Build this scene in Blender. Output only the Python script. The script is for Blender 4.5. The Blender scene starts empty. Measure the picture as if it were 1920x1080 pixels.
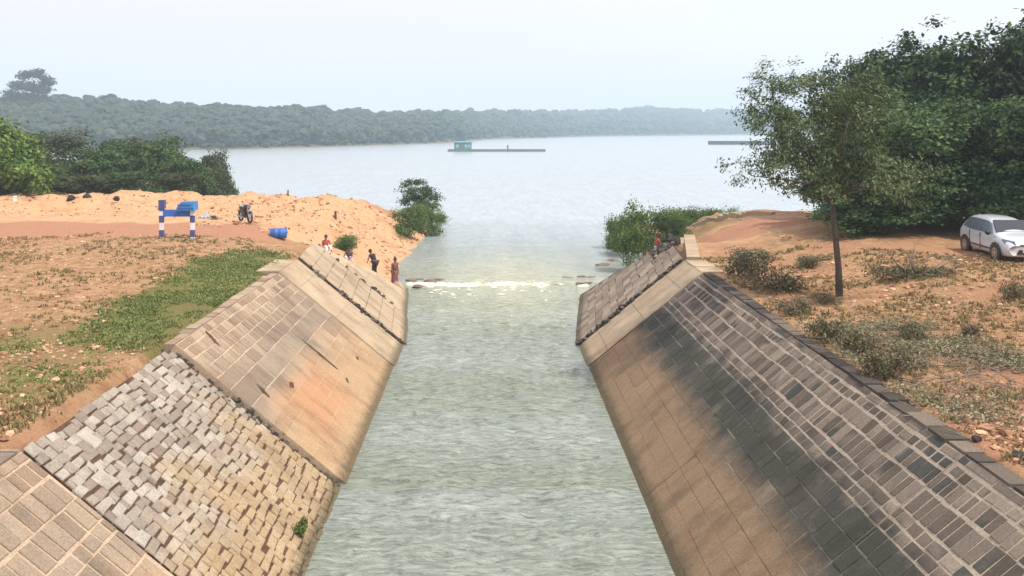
import bpy, math, random
import numpy as np
from mathutils import Vector, Matrix, Euler

R = math.radians
# ------------------------------------------------------------------ camera, light, exposure
F = 1600.0            # focal length in photo pixels (1920 wide)
VX, HY = 919.0, 240.0 # vanishing point of the channel
HC = 8.5              # camera height above the water
ZB = 3.3              # bank level above the water
scene = bpy.context.scene
COL = scene.collection
cam = bpy.data.cameras.new('camera')
camo = bpy.data.objects.new('camera', cam)
COL.objects.link(camo)
cam.sensor_width = 36.0
cam.lens = 36.0 * F / 1920.0
cam.shift_x = (960 - VX) / 1920.0
cam.shift_y = -(540 - HY) / 1920.0
cam.clip_start = 0.2
cam.clip_end = 12000
camo.location = (0, 0, HC)
camo.rotation_euler = (R(90), 0, 0)
scene.camera = camo

SUN_EL, SUN_AZ = 58.0, 122.0      # azimuth clockwise from +Y
w = bpy.data.worlds.new('World')
scene.world = w
w.use_nodes = True
nt = w.node_tree
nt.nodes.clear()
out = nt.nodes.new('ShaderNodeOutputWorld')
bg = nt.nodes.new('ShaderNodeBackground')
sky = nt.nodes.new('ShaderNodeTexSky')
sky.sky_type = 'NISHITA'
sky.sun_disc = False
sky.sun_elevation = R(SUN_EL)
sky.sun_rotation = R(SUN_AZ)
sky.air_density = 1.2
sky.dust_density = 3.0
sky.ozone_density = 1.5
veil = nt.nodes.new('ShaderNodeMix')
veil.data_type = 'RGBA'
veil.inputs[0].default_value = 0.93
veil.inputs[7].default_value = (9.95, 9.45, 9.8, 1)       # thin high overcast veil
nt.links.new(sky.outputs[0], veil.inputs[6])
nt.links.new(veil.outputs[2], bg.inputs[0])
bg.inputs[1].default_value = 0.1
nt.links.new(bg.outputs[0], out.inputs[0])

sl = bpy.data.lights.new('sun', 'SUN')
sl.energy = 4.6
sl.angle = R(0.6)
sl.color = (1.0, 0.91, 0.77)
so = bpy.data.objects.new('sun', sl)
COL.objects.link(so)
sd = Vector((math.sin(R(SUN_AZ)) * math.cos(R(SUN_EL)), math.cos(R(SUN_AZ)) * math.cos(R(SUN_EL)), math.sin(R(SUN_EL))))
so.rotation_euler = sd.to_track_quat('Z', 'Y').to_euler()
scene.view_settings.view_transform = 'Standard'
scene.view_settings.look = 'None'
scene.view_settings.exposure = 0.12
scene.view_settings.gamma = 1.0
scene.view_settings.use_curve_mapping = False
scene.cycles.volume_bounces = 2
scene.cycles.transparent_max_bounces = 16

# ------------------------------------------------------------------ helpers
rng = np.random.default_rng(7)
random.seed(7)

def P(px, py, z=ZB):
    Y = F * (HC - z) / (py - HY)
    return np.array(((px - VX) * Y / F, Y, z))

def sstep(t):
    t = np.clip(t, 0, 1)
    return t * t * (3 - 2 * t)

def _h(ix, iy, iz, s):
    n = (ix.astype(np.int64) * 374761393 + iy.astype(np.int64) * 668265263 + iz.astype(np.int64) * 2147483647 + s * 1274126177) & 0xffffffff
    n = ((n ^ (n >> 13)) * 1274126177) & 0xffffffff
    n = (n ^ (n >> 16)) & 0xffffffff
    return n / 4294967295.0

def vnoise(x, y, z=None, s=0):
    x = np.asarray(x, float); y = np.asarray(y, float)
    z = np.zeros_like(x) if z is None else np.asarray(z, float)
    ix, iy, iz = np.floor(x), np.floor(y), np.floor(z)
    fx, fy, fz = x - ix, y - iy, z - iz
    fx, fy, fz = [f * f * (3 - 2 * f) for f in (fx, fy, fz)]
    r = 0
    for dz in (0, 1):
        for dy in (0, 1):
            for dx in (0, 1):
                wt = (fx if dx else 1 - fx) * (fy if dy else 1 - fy) * (fz if dz else 1 - fz)
                r = r + wt * _h(ix + dx, iy + dy, iz + dz, s)
    return r * 2 - 1

def fbm(x, y, z=None, o=4, s=0):
    a, r, f = 1.0, 0, 1.0
    for k in range(o):
        r = r + a * vnoise(np.asarray(x) * f, np.asarray(y) * f, None if z is None else np.asarray(z) * f, s + k * 17)
        a *= .5; f *= 2.03
    return r

def make_mesh(name, V, Fc, mat=None, smooth=False):
    """V (n,3); Fc array (m,k) or list of such arrays"""
    V = np.asarray(V, float)
    if isinstance(Fc, list) and len(Fc) and isinstance(Fc[0], tuple):
        Fc = np.array(Fc)
    if not isinstance(Fc, list):
        Fc = [np.asarray(Fc)]
    Fc = [np.asarray(f) for f in Fc if len(f)]
    me = bpy.data.meshes.new(name)
    me.vertices.add(len(V))
    me.vertices.foreach_set('co', V.astype(np.float32).ravel())
    loops = np.concatenate([f.ravel() for f in Fc]).astype(np.int32)
    tot = np.concatenate([np.full(len(f), f.shape[1]) for f in Fc]).astype(np.int32)
    st = np.concatenate([[0], np.cumsum(tot)[:-1]]).astype(np.int32)
    me.loops.add(len(loops))
    me.loops.foreach_set('vertex_index', loops)
    me.polygons.add(len(tot))
    me.polygons.foreach_set('loop_start', st)
    me.polygons.foreach_set('loop_total', tot)
    me.polygons.foreach_set('use_smooth', np.full(len(tot), bool(smooth)))
    me.update(calc_edges=True)
    me.validate()
    if mat:
        me.materials.append(mat)
    return me

def link(name, me, parent=None, loc=None, rot=None, kind=None):
    o = bpy.data.objects.new(name, me)
    COL.objects.link(o)
    if parent is not None:
        o.parent = parent
    if loc is not None:
        o.location = loc
    if rot is not None:
        o.rotation_euler = rot
    if kind:
        o['kind'] = kind
    return o

def thing(name, label, cat, loc=(0, 0, 0), rz=0, group=None):
    o = link(name, None, None, loc, (0, 0, rz))
    tag(o, label, cat, group)
    return o

def tag(o, label, cat, group=None):
    o['label'] = label
    o['category'] = cat
    if group:
        o['group'] = group
    return o

class MB:
    """collects simple shapes into one mesh"""
    def __init__(self):
        self.v = []; self.f = {3: [], 4: []}; self.n = 0
    def add(self, V, faces):
        V = np.asarray(V, float)
        for f in faces:
            if len(f) in (3, 4):
                self.f[len(f)].append([i + self.n for i in f])
            else:
                for k in range(1, len(f) - 1):
                    self.f[3].append([f[0] + self.n, f[k] + self.n, f[k + 1] + self.n])
        self.v.append(V); self.n += len(V)
        return self
    def box(self, c, s, rz=0, taper=1.0, rx=0, ry=0):
        hx, hy, hz = s[0] / 2, s[1] / 2, s[2] / 2
        V = [(-hx, -hy, -hz), (hx, -hy, -hz), (hx, hy, -hz), (-hx, hy, -hz),
             (-hx * taper, -hy * taper, hz), (hx * taper, -hy * taper, hz), (hx * taper, hy * taper, hz), (-hx * taper, hy * taper, hz)]
        M = Euler((rx, ry, rz)).to_matrix()
        V = [tuple(M @ Vector(v) + Vector(c)) for v in V]
        return self.add(V, [(0, 3, 2, 1), (4, 5, 6, 7), (0, 1, 5, 4), (1, 2, 6, 5), (2, 3, 7, 6), (3, 0, 4, 7)])
    def tube(self, pts, rad, n=8, cap=True):
        pts = [Vector(p) for p in pts]
        if not hasattr(rad, '__len__'):
            rad = [rad] * len(pts)
        V = []; fs = []
        t0 = (pts[1] - pts[0]).normalized()
        ref = Vector((0, 0, 1)) if abs(t0.z) < .9 else Vector((1, 0, 0))
        u = t0.cross(ref).normalized()
        for i, p in enumerate(pts):
            t = (pts[min(i + 1, len(pts) - 1)] - pts[max(i - 1, 0)]).normalized()
            u = (u - t * u.dot(t)).normalized()
            vv = t.cross(u)
            for k in range(n):
                a = 2 * math.pi * k / n
                V.append(p + (u * math.cos(a) + vv * math.sin(a)) * rad[i])
        for i in range(len(pts) - 1):
            for k in range(n):
                a, b = i * n + k, i * n + (k + 1) % n
                fs.append((a, b, b + n, a + n))
        if cap:
            fs.append(tuple(range(n - 1, -1, -1)))
            fs.append(tuple((len(pts) - 1) * n + k for k in range(n)))
        return self.add([tuple(v) for v in V], fs)
    def lathe(self, prof, c=(0, 0, 0), axis='Z', n=20, cap=True):
        """prof: (r, h) pairs"""
        V = []; fs = []
        for r, h in prof:
            for k in range(n):
                a = 2 * math.pi * k / n
                p = (r * math.cos(a), r * math.sin(a), h)
                if axis == 'X': p = (h, p[0], p[1])
                if axis == 'Y': p = (p[0], h, p[1])
                V.append((p[0] + c[0], p[1] + c[1], p[2] + c[2]))
        m = len(prof)
        for i in range(m - 1):
            for k in range(n):
                a, b = i * n + k, i * n + (k + 1) % n
                fs.append((a, b, b + n, a + n))
        if cap:
            fs.append(tuple(range(n - 1, -1, -1)))
            fs.append(tuple((m - 1) * n + k for k in range(n)))
        return self.add(V, fs)
    def mesh(self, name, mat, smooth=False):
        return make_mesh(name, np.concatenate(self.v), [np.array(self.f[k]) for k in (3, 4) if self.f[k]], mat, smooth)
    def build(self, name, mat, parent=None, smooth=False, **k):
        return link(name, self.mesh(name, mat, smooth), parent, **k)

# ------------------------------------------------------------------ materials
class NT:
    def __init__(self, name):
        self.m = bpy.data.materials.new(name)
        self.m.use_nodes = True
        self.t = self.m.node_tree
        self.t.nodes.clear()
        self.out = self.t.nodes.new('ShaderNodeOutputMaterial')
        self.geo = None
    def n(self, typ, **k):
        nd = self.t.nodes.new(typ)
        for a, b in k.items():
            setattr(nd, a, b)
        return nd
    def l(self, a, b):
        self.t.links.new(a, b)
    def pos(self):
        if self.geo is None:
            self.geo = self.n('ShaderNodeNewGeometry')
        return self.geo.outputs['Position']
    def mapped(self, scale):
        m = self.n('ShaderNodeMapping')
        m.inputs['Scale'].default_value = scale
        self.l(self.pos(), m.inputs[0])
        return m.outputs[0]
    def noise(self, scale, detail=5, rough=.6, vec=None, dist=0.0):
        nd = self.n('ShaderNodeTexNoise')
        nd.inputs['Scale'].default_value = scale
        nd.inputs['Detail'].default_value = detail
        nd.inputs['Roughness'].default_value = rough
        nd.inputs['Distortion'].default_value = dist
        self.l(vec if vec is not None else self.pos(), nd.inputs['Vector'])
        return nd.outputs[0]
    def vor(self, scale, feature='F1', vec=None, outp=0):
        nd = self.n('ShaderNodeTexVoronoi', feature=feature)
        nd.inputs['Scale'].default_value = scale
        self.l(vec if vec is not None else self.pos(), nd.inputs['Vector'])
        return nd.outputs[outp]
    def ramp(self, fac, stops, interp='LINEAR'):
        r = self.n('ShaderNodeValToRGB')
        r.color_ramp.interpolation = interp
        e = r.color_ramp.elements
        while len(e) < len(stops):
            e.new(.5)
        for i, (p, c) in enumerate(stops):
            e[i].position = p
            e[i].color = (c, c, c, 1) if not hasattr(c, '__len__') else tuple(c) + (1,)
        self.l(fac, r.inputs[0])
        return r.outputs[0]
    def mix(self, fac, a, b, mode='MIX'):
        m = self.n('ShaderNodeMix', data_type='RGBA', blend_type=mode)
        for s, v in ((0, fac), (6, a), (7, b)):
            if hasattr(v, 'is_output'):
                self.l(v, m.inputs[s])
            elif s == 0:
                m.inputs[0].default_value = v
            else:
                m.inputs[s].default_value = tuple(v) + (1,)
        return m.outputs[2]
    def math(self, op, a, b=None, clamp=False):
        m = self.n('ShaderNodeMath', operation=op, use_clamp=clamp)
        for i, v in enumerate((a, b)):
            if v is None: continue
            if hasattr(v, 'is_output'): self.l(v, m.inputs[i])
            else: m.inputs[i].default_value = v
        return m.outputs[0]
    def sep(self, v):
        s = self.n('ShaderNodeSeparateXYZ')
        self.l(v, s.inputs[0])
        return s.outputs
    def rnd(self):
        """a random number for every loose piece, whether an object or an island"""
        if self.geo is None: self.pos()
        oi = self.n('ShaderNodeObjectInfo')
        a = self.math('ADD', self.geo.outputs['Random Per Island'], oi.outputs['Random'])
        return self.math('FRACT', a)
    def bump(self, h, strength=.5, dist=.02, prev=None):
        b = self.n('ShaderNodeBump')
        b.inputs['Strength'].default_value = strength
        b.inputs['Distance'].default_value = dist
        self.l(h, b.inputs['Height'])
        if prev is not None: self.l(prev, b.inputs['Normal'])
        return b.outputs[0]
    def bsdf(self, col, rough=.8, metal=0.0, spec=.5, normal=None, **k):
        p = self.n('ShaderNodeBsdfPrincipled')
        for key, v in (('Base Color', col), ('Roughness', rough), ('Metallic', metal), ('Specular IOR Level', spec)):
            if hasattr(v, 'is_output'): self.l(v, p.inputs[key])
            elif key == 'Base Color': p.inputs[key].default_value = tuple(v) + (1,)
            else: p.inputs[key].default_value = v
        for key, v in k.items():
            p.inputs[key.replace('_', ' ')].default_value = v
        if normal is not None: self.l(normal, p.inputs['Normal'])
        self.l(p.outputs[0], self.out.inputs[0])
        return p

def plain(name, col, rough=.6, metal=0.0, var=.15, scale=6.0, **k):
    t = NT(name)
    n = t.noise(scale, 5, .65)
    f = t.ramp(n, [(.3, 1 - var), (.7, 1 + var)])
    c = t.mix(1.0, col, f, 'MULTIPLY')
    t.bsdf(c, rough, metal, normal=t.bump(n, .15, .01), **k)
    return t.m

def leaf_mat(name, dark, mid, light, transl=.25):
    t = NT(name)
    r = t.rnd()
    big = t.noise(.55, 3, .6)
    f = t.math('ADD', t.math('MULTIPLY', r, .5), t.math('MULTIPLY', big, .5))
    c = t.ramp(f, [(.22, dark), (.5, mid), (.8, light)])
    p = t.bsdf(c, .55, spec=.3)
    tr = t.n('ShaderNodeBsdfTranslucent')
    t.l(c, tr.inputs[0])
    mx = t.n('ShaderNodeMixShader')
    mx.inputs[0].default_value = transl
    t.l(p.outputs[0], mx.inputs[1]); t.l(tr.outputs[0], mx.inputs[2])
    t.l(mx.outputs[0], t.out.inputs[0])
    return t.m

M = {}
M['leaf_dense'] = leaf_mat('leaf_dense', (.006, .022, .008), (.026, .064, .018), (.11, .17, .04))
M['leaf_feathery'] = leaf_mat('leaf_feathery', (.012, .045, .018), (.042, .1, .03), (.15, .23, .065), .3)
M['leaf_young'] = leaf_mat('leaf_young', (.025, .055, .02), (.085, .13, .05), (.28, .33, .17), .35)
M['leaf_scrub'] = leaf_mat('leaf_scrub', (.02, .035, .014), (.055, .085, .03), (.13, .16, .065))
M['leaf_lime'] = leaf_mat('leaf_lime', (.03, .09, .01), (.10, .19, .025), (.24, .34, .07), .3)
M['leaf_shrub'] = leaf_mat('leaf_shrub', (.03, .07, .015), (.09, .16, .03), (.2, .28, .07), .35)
M['leaf_dry'] = leaf_mat('leaf_dry', (.07, .06, .03), (.15, .14, .07), (.28, .26, .15), .3)
M['leaf_low'] = leaf_mat('leaf_low', (.045, .042, .02), (.12, .105, .052), (.25, .215, .12), .2)
M['leaf_cut'] = leaf_mat('leaf_cut', (.1, .1, .05), (.22, .22, .12), (.42, .40, .28), .2)
M['leaf_far'] = leaf_mat('leaf_far', (.012, .026, .016), (.025, .052, .026), (.05, .085, .038), .15)
M['grass'] = leaf_mat('grass', (.08, .12, .035), (.19, .235, .07), (.40, .41, .17), .4)
M['grass_dry'] = leaf_mat('grass_dry', (.15, .12, .05), (.28, .22, .1), (.42, .34, .18), .3)
M['bark'] = plain('bark', (.09, .065, .05), .95, var=.4, scale=14)
M['bark_pale'] = plain('bark_pale', (.2, .16, .12), .95, var=.4, scale=14)

def stone_mat(kind):
    """masonry; staining is placed by world position so it crosses the blocks"""
    t = NT('masonry_' + kind)
    r = t.rnd()
    px, py, pz = t.sep(t.pos())[:3]
    fine = t.noise(28, 6, .7)
    med = t.noise(4.5, 6, .65)
    big = t.noise(.7, 5, .6)
    if kind == 'rough':
        c = t.ramp(r, [(0, (.23, .185, .15)), (.35, (.31, .265, .22)), (.7, (.355, .315, .27)), (1, (.41, .375, .33))])
        low = t.ramp(t.math('ADD', t.math('DIVIDE', pz, 3.3), t.math('MULTIPLY', t.math('SUBTRACT', big, .5), 1.2)), [(.3, 1), (.6, 0)])
        c = t.mix(t.math('MULTIPLY', low, .75), c, (.38, .27, .15))
        c = t.mix(t.ramp(med, [(.62, 0), (.75, .6)]), c, (.11, .1, .07))
    elif kind == 'left':
        c = t.ramp(r, [(0, (.24, .17, .125)), (.5, (.33, .245, .18)), (1, (.4, .31, .23))])
        hz = t.math('ADD', t.math('DIVIDE', pz, 3.3), t.math('MULTIPLY', t.math('SUBTRACT', big, .5), .5))
        c = t.mix(t.ramp(hz, [(.3, .85), (.6, 0)]), c, (.40, .27, .155))
        c = t.mix(t.ramp(hz, [(.46, 0), (.6, .55), (.78, .35), (.95, 0)]), c, (.21, .175, .14))
        # one rust-orange patch
        dx = t.math('ABSOLUTE', t.math('SUBTRACT', py, 23.6)); dz = t.math('ABSOLUTE', t.math('SUBTRACT', pz, 1.05))
        d = t.math('MAXIMUM', t.math('MULTIPLY', dx, .36), t.math('MULTIPLY', dz, 1.35))
        d = t.math('ADD', d, t.math('MULTIPLY', t.math('SUBTRACT', med, .5), .5))
        c = t.mix(t.ramp(d, [(.35, .62), (1.15, 0)]), c, (.46, .23, .12))
        c = t.mix(t.ramp(med, [(.6, 0), (.8, .4)]), c, (.16, .12, .09))
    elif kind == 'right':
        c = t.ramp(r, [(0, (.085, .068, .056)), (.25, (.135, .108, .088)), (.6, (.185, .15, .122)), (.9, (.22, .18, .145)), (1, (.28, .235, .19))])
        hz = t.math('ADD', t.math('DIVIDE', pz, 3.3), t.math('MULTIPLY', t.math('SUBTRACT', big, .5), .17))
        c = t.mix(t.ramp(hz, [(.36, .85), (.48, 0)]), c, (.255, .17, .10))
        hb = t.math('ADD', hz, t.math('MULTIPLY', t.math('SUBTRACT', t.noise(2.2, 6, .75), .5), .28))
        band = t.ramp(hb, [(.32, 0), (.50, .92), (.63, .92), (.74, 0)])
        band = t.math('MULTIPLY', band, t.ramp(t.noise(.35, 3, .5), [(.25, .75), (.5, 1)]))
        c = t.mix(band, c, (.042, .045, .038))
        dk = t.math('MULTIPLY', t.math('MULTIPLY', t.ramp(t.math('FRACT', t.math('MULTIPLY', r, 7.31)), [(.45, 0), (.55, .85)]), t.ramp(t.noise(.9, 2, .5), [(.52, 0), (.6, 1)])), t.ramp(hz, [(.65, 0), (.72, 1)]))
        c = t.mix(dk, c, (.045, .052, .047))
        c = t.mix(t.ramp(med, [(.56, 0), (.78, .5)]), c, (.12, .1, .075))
    elif kind == 'wing':
        c = t.ramp(r, [(0, (.2, .15, .12)), (.5, (.28, .225, .18)), (1, (.36, .3, .24))])
        c = t.mix(t.ramp(med, [(.55, 0), (.75, .6)]), c, (.12, .1, .08))
    elif kind == 'dark':
        c = t.ramp(r, [(0, (.035, .03, .028)), (.6, (.09, .075, .062)), (1, (.2, .16, .13))])
    elif kind == 'pale':
        c = t.ramp(big, [(.3, (.33, .25, .17)), (.7, (.47, .37, .265))])
        c = t.mix(t.ramp(med, [(.58, 0), (.8, .4)]), c, (.25, .17, .11))
    elif kind == 'mortar_left':
        c = t.ramp(big, [(.3, (.42, .31, .22)), (.7, (.5, .38, .28))])
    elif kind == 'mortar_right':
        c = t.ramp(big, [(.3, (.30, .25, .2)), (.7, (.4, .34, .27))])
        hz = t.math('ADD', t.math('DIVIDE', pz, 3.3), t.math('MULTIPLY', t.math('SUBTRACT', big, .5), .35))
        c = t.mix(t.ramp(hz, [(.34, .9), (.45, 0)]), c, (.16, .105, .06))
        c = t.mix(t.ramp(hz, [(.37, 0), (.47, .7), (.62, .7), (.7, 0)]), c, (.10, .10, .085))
    elif kind == 'crevice':
        c = t.ramp(med, [(.3, (.05, .03, .022)), (.7, (.15, .08, .055))])
    elif kind == 'earth':
        c = t.ramp(med, [(.3, (.11, .06, .04)), (.7, (.22, .12, .08))])
    run = t.noise(1.0, 5, .65, t.mapped((.6, 1.5, .6)))
    c = t.mix(1.0, c, t.ramp(run, [(.3, .68), (.5, 1.0), (.7, 1.1)]), 'MULTIPLY')
    c = t.mix(t.ramp(t.math('ADD', pz, t.math('MULTIPLY', t.math('SUBTRACT', med, .5), .25)), [(.08, .75), (.26, 0)]), c, (.06, .055, .032))
    c = t.mix(1.0, c, t.ramp(fine, [(.3, .66), (.7, 1.28)]), 'MULTIPLY')
    nb = t.bump(fine, .5, .012)
    nb = t.bump(med, .4, .03, nb)
    t.bsdf(c, .93, spec=.25, normal=nb)
    return t.m
for k in ('rough', 'left', 'right', 'wing', 'dark', 'pale', 'mortar_left', 'mortar_right', 'earth', 'crevice'):
    M[k] = stone_mat(k)

def ground_mat():
    t = NT('soil')
    at = t.n('ShaderNodeAttribute', attribute_name='zone')
    sp = t.n('ShaderNodeSeparateColor')
    t.l(at.outputs['Color'], sp.inputs[0])
    g, s, r = sp.outputs[0], sp.outputs[1], sp.outputs[2]
    big = t.noise(.35, 5, .6); med = t.noise(2.2, 6, .68); fine = t.noise(13, 6, .7); vf = t.noise(45, 4, .7)
    # base: dry tan soil and straw
    c = t.ramp(med, [(.3, (.24, .125, .065)), (.5, (.40, .235, .13)), (.68, (.50, .33, .2))])
    c = t.mix(t.ramp(fine, [(.5, 0), (.62, .6)]), c, (.2, .14, .07))
    sand = t.ramp(fine, [(.28, (.41, .225, .12)), (.5, (.56, .35, .20)), (.7, (.67, .46, .29))])
    sand = t.mix(t.ramp(t.noise(.8, 5, .7), [(.48, 0), (.68, .65)]), sand, (.40, .19, .10))
    c = t.mix(t.math('MULTIPLY', t.math('ADD', s, t.math('MULTIPLY', t.math('SUBTRACT', med, .5), .5)), 1.0, True), c, sand)
    red = t.ramp(fine, [(.3, (.30, .14, .08)), (.5, (.41, .21, .13)), (.72, (.48, .28, .18))])
    rf = t.math('ADD', r, t.math('MULTIPLY', t.math('SUBTRACT', med, .5), .7), True)
    c = t.mix(t.ramp(rf, [(.25, 0), (.7, 1)]), c, red)
    gr = t.ramp(fine, [(.3, (.09, .09, .03)), (.6, (.17, .165, .055)), (.8, (.3, .23, .11))])
    gf = t.math('ADD', g, t.math('MULTIPLY', t.math('SUBTRACT', med, .5), .9), True)
    c = t.mix(t.ramp(gf, [(.35, 0), (.65, .9)]), c, gr)
    c = t.mix(1.0, c, t.ramp(vf, [(.3, .78), (.7, 1.2)]), 'MULTIPLY')
    nb = t.bump(fine, .9, .06)
    nb = t.bump(vf, .6, .02, nb)
    nb = t.bump(med, .6, .15, nb)
    t.bsdf(c, .97, spec=.15, normal=nb)
    return t.m
M['ground'] = ground_mat()

def water_mat():
    t = NT('silty_water')
    v1 = t.mapped((.9, 4.6, 1.0))
    a = t.noise(1.1, 5, .6, v1, .6)
    b = t.noise(5.0, 4, .6, v1, .3)
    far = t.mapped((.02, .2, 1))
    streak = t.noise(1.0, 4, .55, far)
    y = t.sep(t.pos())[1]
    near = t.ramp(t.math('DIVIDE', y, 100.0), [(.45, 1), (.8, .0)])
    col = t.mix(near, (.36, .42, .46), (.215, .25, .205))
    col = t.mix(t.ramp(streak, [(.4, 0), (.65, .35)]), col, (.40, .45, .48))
    x = t.sep(t.pos())[0]
    # shallow yellowish silt stirred up at the sill
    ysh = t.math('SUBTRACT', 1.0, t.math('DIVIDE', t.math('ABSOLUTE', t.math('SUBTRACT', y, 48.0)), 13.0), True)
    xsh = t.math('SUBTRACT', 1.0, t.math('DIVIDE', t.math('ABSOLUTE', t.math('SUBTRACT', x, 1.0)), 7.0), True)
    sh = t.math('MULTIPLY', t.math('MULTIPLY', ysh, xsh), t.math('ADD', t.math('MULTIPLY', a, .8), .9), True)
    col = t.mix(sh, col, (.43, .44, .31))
    col = t.mix(1.0, col, t.ramp(t.noise(2.6, 5, .7, v1, .8), [(.36, .55), (.5, 1.0), (.64, 1.3)]), 'MULTIPLY')  # dark troughs and bright crests of ripple reflections painted into the base colour
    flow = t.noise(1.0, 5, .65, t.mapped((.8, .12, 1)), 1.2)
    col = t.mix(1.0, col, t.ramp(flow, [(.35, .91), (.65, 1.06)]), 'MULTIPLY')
    amt = t.math('ADD', t.math('MULTIPLY', near, .85), .06)
    nb = t.bump(a, .9, .14)
    t.l(amt, nb.node.inputs['Strength'])
    nb = t.bump(b, .6, .05, nb)
    t.l(amt, nb.node.inputs['Strength'])
    t.bsdf(col, t.math('ADD', .24, t.math('MULTIPLY', near, -.14)), spec=.5, normal=nb)
    return t.m
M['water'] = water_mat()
M['foam'] = plain('foam', (.62, .62, .56), .7, var=.12, scale=20)

# ------------------------------------------------------------------ the channel in numbers
XW = 3.52                      # water edge, |x|
RUN, RISE = 4.05, ZB
TH = math.atan2(RISE, RUN)
CT, ST = math.cos(TH), math.sin(TH)
L = math.hypot(RUN, RISE)      # 5.22 slope length

def flare(side, y):
    return np.maximum(0, y - 33.4) * (.125 if side > 0 else .085)

def S(side, y, s, n=0.0):
    return np.array((side * (XW + flare(side, y) + s * CT - n * ST), y, s * ST + n * CT))

# ------------------------------------------------------------------ terrain
def sdist(x, y, poly):
    """signed distance to a polygon, positive inside"""
    x = np.asarray(x, float); y = np.asarray(y, float)
    d = np.full(x.shape, 1e9); ins = np.zeros(x.shape, bool)
    n = len(poly)
    for i in range(n):
        ax, ay = poly[i]; bx, by = poly[(i + 1) % n]
        ex, ey = bx - ax, by - ay
        t = np.clip(((x - ax) * ex + (y - ay) * ey) / (ex * ex + ey * ey + 1e-12), 0, 1)
        d = np.minimum(d, np.hypot(x - ax - t * ex, y - ay - t * ey))
        c = ((ay > y) != (by > y)) & (x < (bx - ax) * (y - ay) / ((by - ay) if by != ay else 1e-9) + ax)
        ins ^= c
    return np.where(ins, d, -d)

LEFT = [(-3.5, -30), (-3.5, 38), (-4.9, 43), (-5.0, 46), (-4.8, 50), (-4.5, 55), (-4.3, 61), (-4.0, 67), (-3.7, 73), (-4.4, 77), (-7, 77),
        (-12, 72), (-17, 70), (-21, 73), (-24, 80), (-28, 92), (-40, 112), (-75, 125), (-200, 150), (-420, 170), (-420, -30)]
RIGHT = [(3.5, -30), (3.5, 38), (5.2, 42), (6.0, 45.5), (7.8, 51), (9.4, 56), (10.0, 63), (9.9, 70), (10.6, 77), (12.6, 78), (14.5, 70),
         (19, 62), (26, 61), (34, 63), (45, 70), (80, 90), (200, 120), (420, 140), (420, -30)]

def terrain(x, y):
    x = np.asarray(x, float); y = np.asarray(y, float)
    nb = fbm(x * .12, y * .12, o=3, s=3); nm = fbm(x * .9, y * .9, o=4, s=9)
    dl = sdist(x, y, LEFT); dr = sdist(x, y, RIGHT)
    d = np.maximum(dl, dr) + nm * .25 * sstep((y - 42) / 5)
    shore = np.where(d > 0, ZB * sstep(np.clip(d + .3, 0, 99) / 8.5), np.clip(d * .35, -2.5, 0))
    # low banks where scrub grows at the water
    pr = sstep((d) / 6.0)
    bank = np.full(x.shape, ZB)
    ax = np.abs(x) - XW - np.where(x > 0, flare(1, y), flare(-1, y))
    wall = np.minimum(ax * (RISE / RUN), ZB) - .32 * (1 - sstep((ax - RUN - .1) / .4))
    wall = np.maximum(wall, -2.5)
    k = sstep((y - 38.5) / 3.5)
    z = wall * (1 - k) + shore * k
    top = np.where(y < 40, sstep((np.abs(x) - 8.2) / 2.5), pr)
    z = z + top * (nb * .10 + nm * .05)
    # right bank climbs towards the parked car
    z = z + sstep((x - 10) / 6.5) * .72 * sstep((50 - y) / 10)
    # spoil ridges on the left, heaps of sand
    rid = np.exp(-((y - 58 - nb * 1.5) / 3.5) ** 2) * sstep((-x - 6.5) / 4)
    z = z + rid * (.0 + .36 * np.abs(fbm(x * .55, y * .55, o=4, s=21)))
    hd = np.exp(-(((x + 23.5) / 3.6) ** 2 + ((y - 74) / 8) ** 2))
    z = z + hd * .5
    z = z + .5 * np.abs(fbm(x * .35 + 9, y * .35, o=4, s=61)) * sstep((y - 50) / 5) * sstep((-x - 5.5) / 3) * sstep((70 - y) / 6) * sstep(d / 3) - .12 * sstep((y - 50) / 5) * (x < 0)
    # near left bank swells a little
    z = z + .25 * np.exp(-((x + 16) / 5.5) ** 2 - ((y - 33) / 7) ** 2)
    # road stays smooth
    return z

def axis_grid(a, b, f):
    v = [a]
    while v[-1] < b:
        v.append(v[-1] + f(v[-1]))
    return np.array(v)
gy = axis_grid(5, 175, lambda y: .07 + .0078 * y)
gxp = axis_grid(0, 420, lambda x: .17 if x < 16 else .17 + (x - 16) * .035)
gx = np.concatenate([-gxp[::-1][:-1], gxp])
GX, GY = np.meshgrid(gx, gy)
GZ = terrain(GX, GY)

def pix_poly(pts, z=ZB):
    return [tuple(P(a, b, z)[:2]) for a, b in pts]
road_poly = pix_poly([(-900, 416), (0, 417), (300, 418), (470, 420), (545, 428), (585, 446), (545, 457), (430, 452), (250, 448), (120, 458), (0, 474), (-900, 500)])
grass_polys = [pix_poly([(190, 590), (330, 520), (420, 480), (520, 475), (535, 500), (490, 545), (330, 625), (250, 660), (190, 650)]),
               ]
grass2 = pix_poly([(-300, 640), (0, 610), (200, 590), (300, 620), (200, 700), (60, 760), (-300, 800)])
sand_poly = pix_poly([(-2500, 374), (0, 372), (760, 366), (800, 430), (790, 500), (700, 520), (590, 462), (545, 428), (470, 418), (300, 417), (0, 416), (-2500, 416)])
sand_right = pix_poly([(1290, 490), (1290, 440), (1330, 405), (1480, 400), (1560, 412), (1780, 450), (2400, 470), (2400, 520), (1800, 480), (1500, 455), (1330, 460)])
red_right = pix_poly([(1320, 412), (1500, 405), (1560, 440), (1330, 455)])
red_r2 = pix_poly([(1700, 800), (1800, 740), (2200, 720), (2200, 900), (1850, 870)])
path_right = pix_poly([(1300, 490), (1340, 490), (1480, 585), (1640, 690), (1800, 800), (2000, 930), (1960, 960), (1600, 700)])
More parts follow.
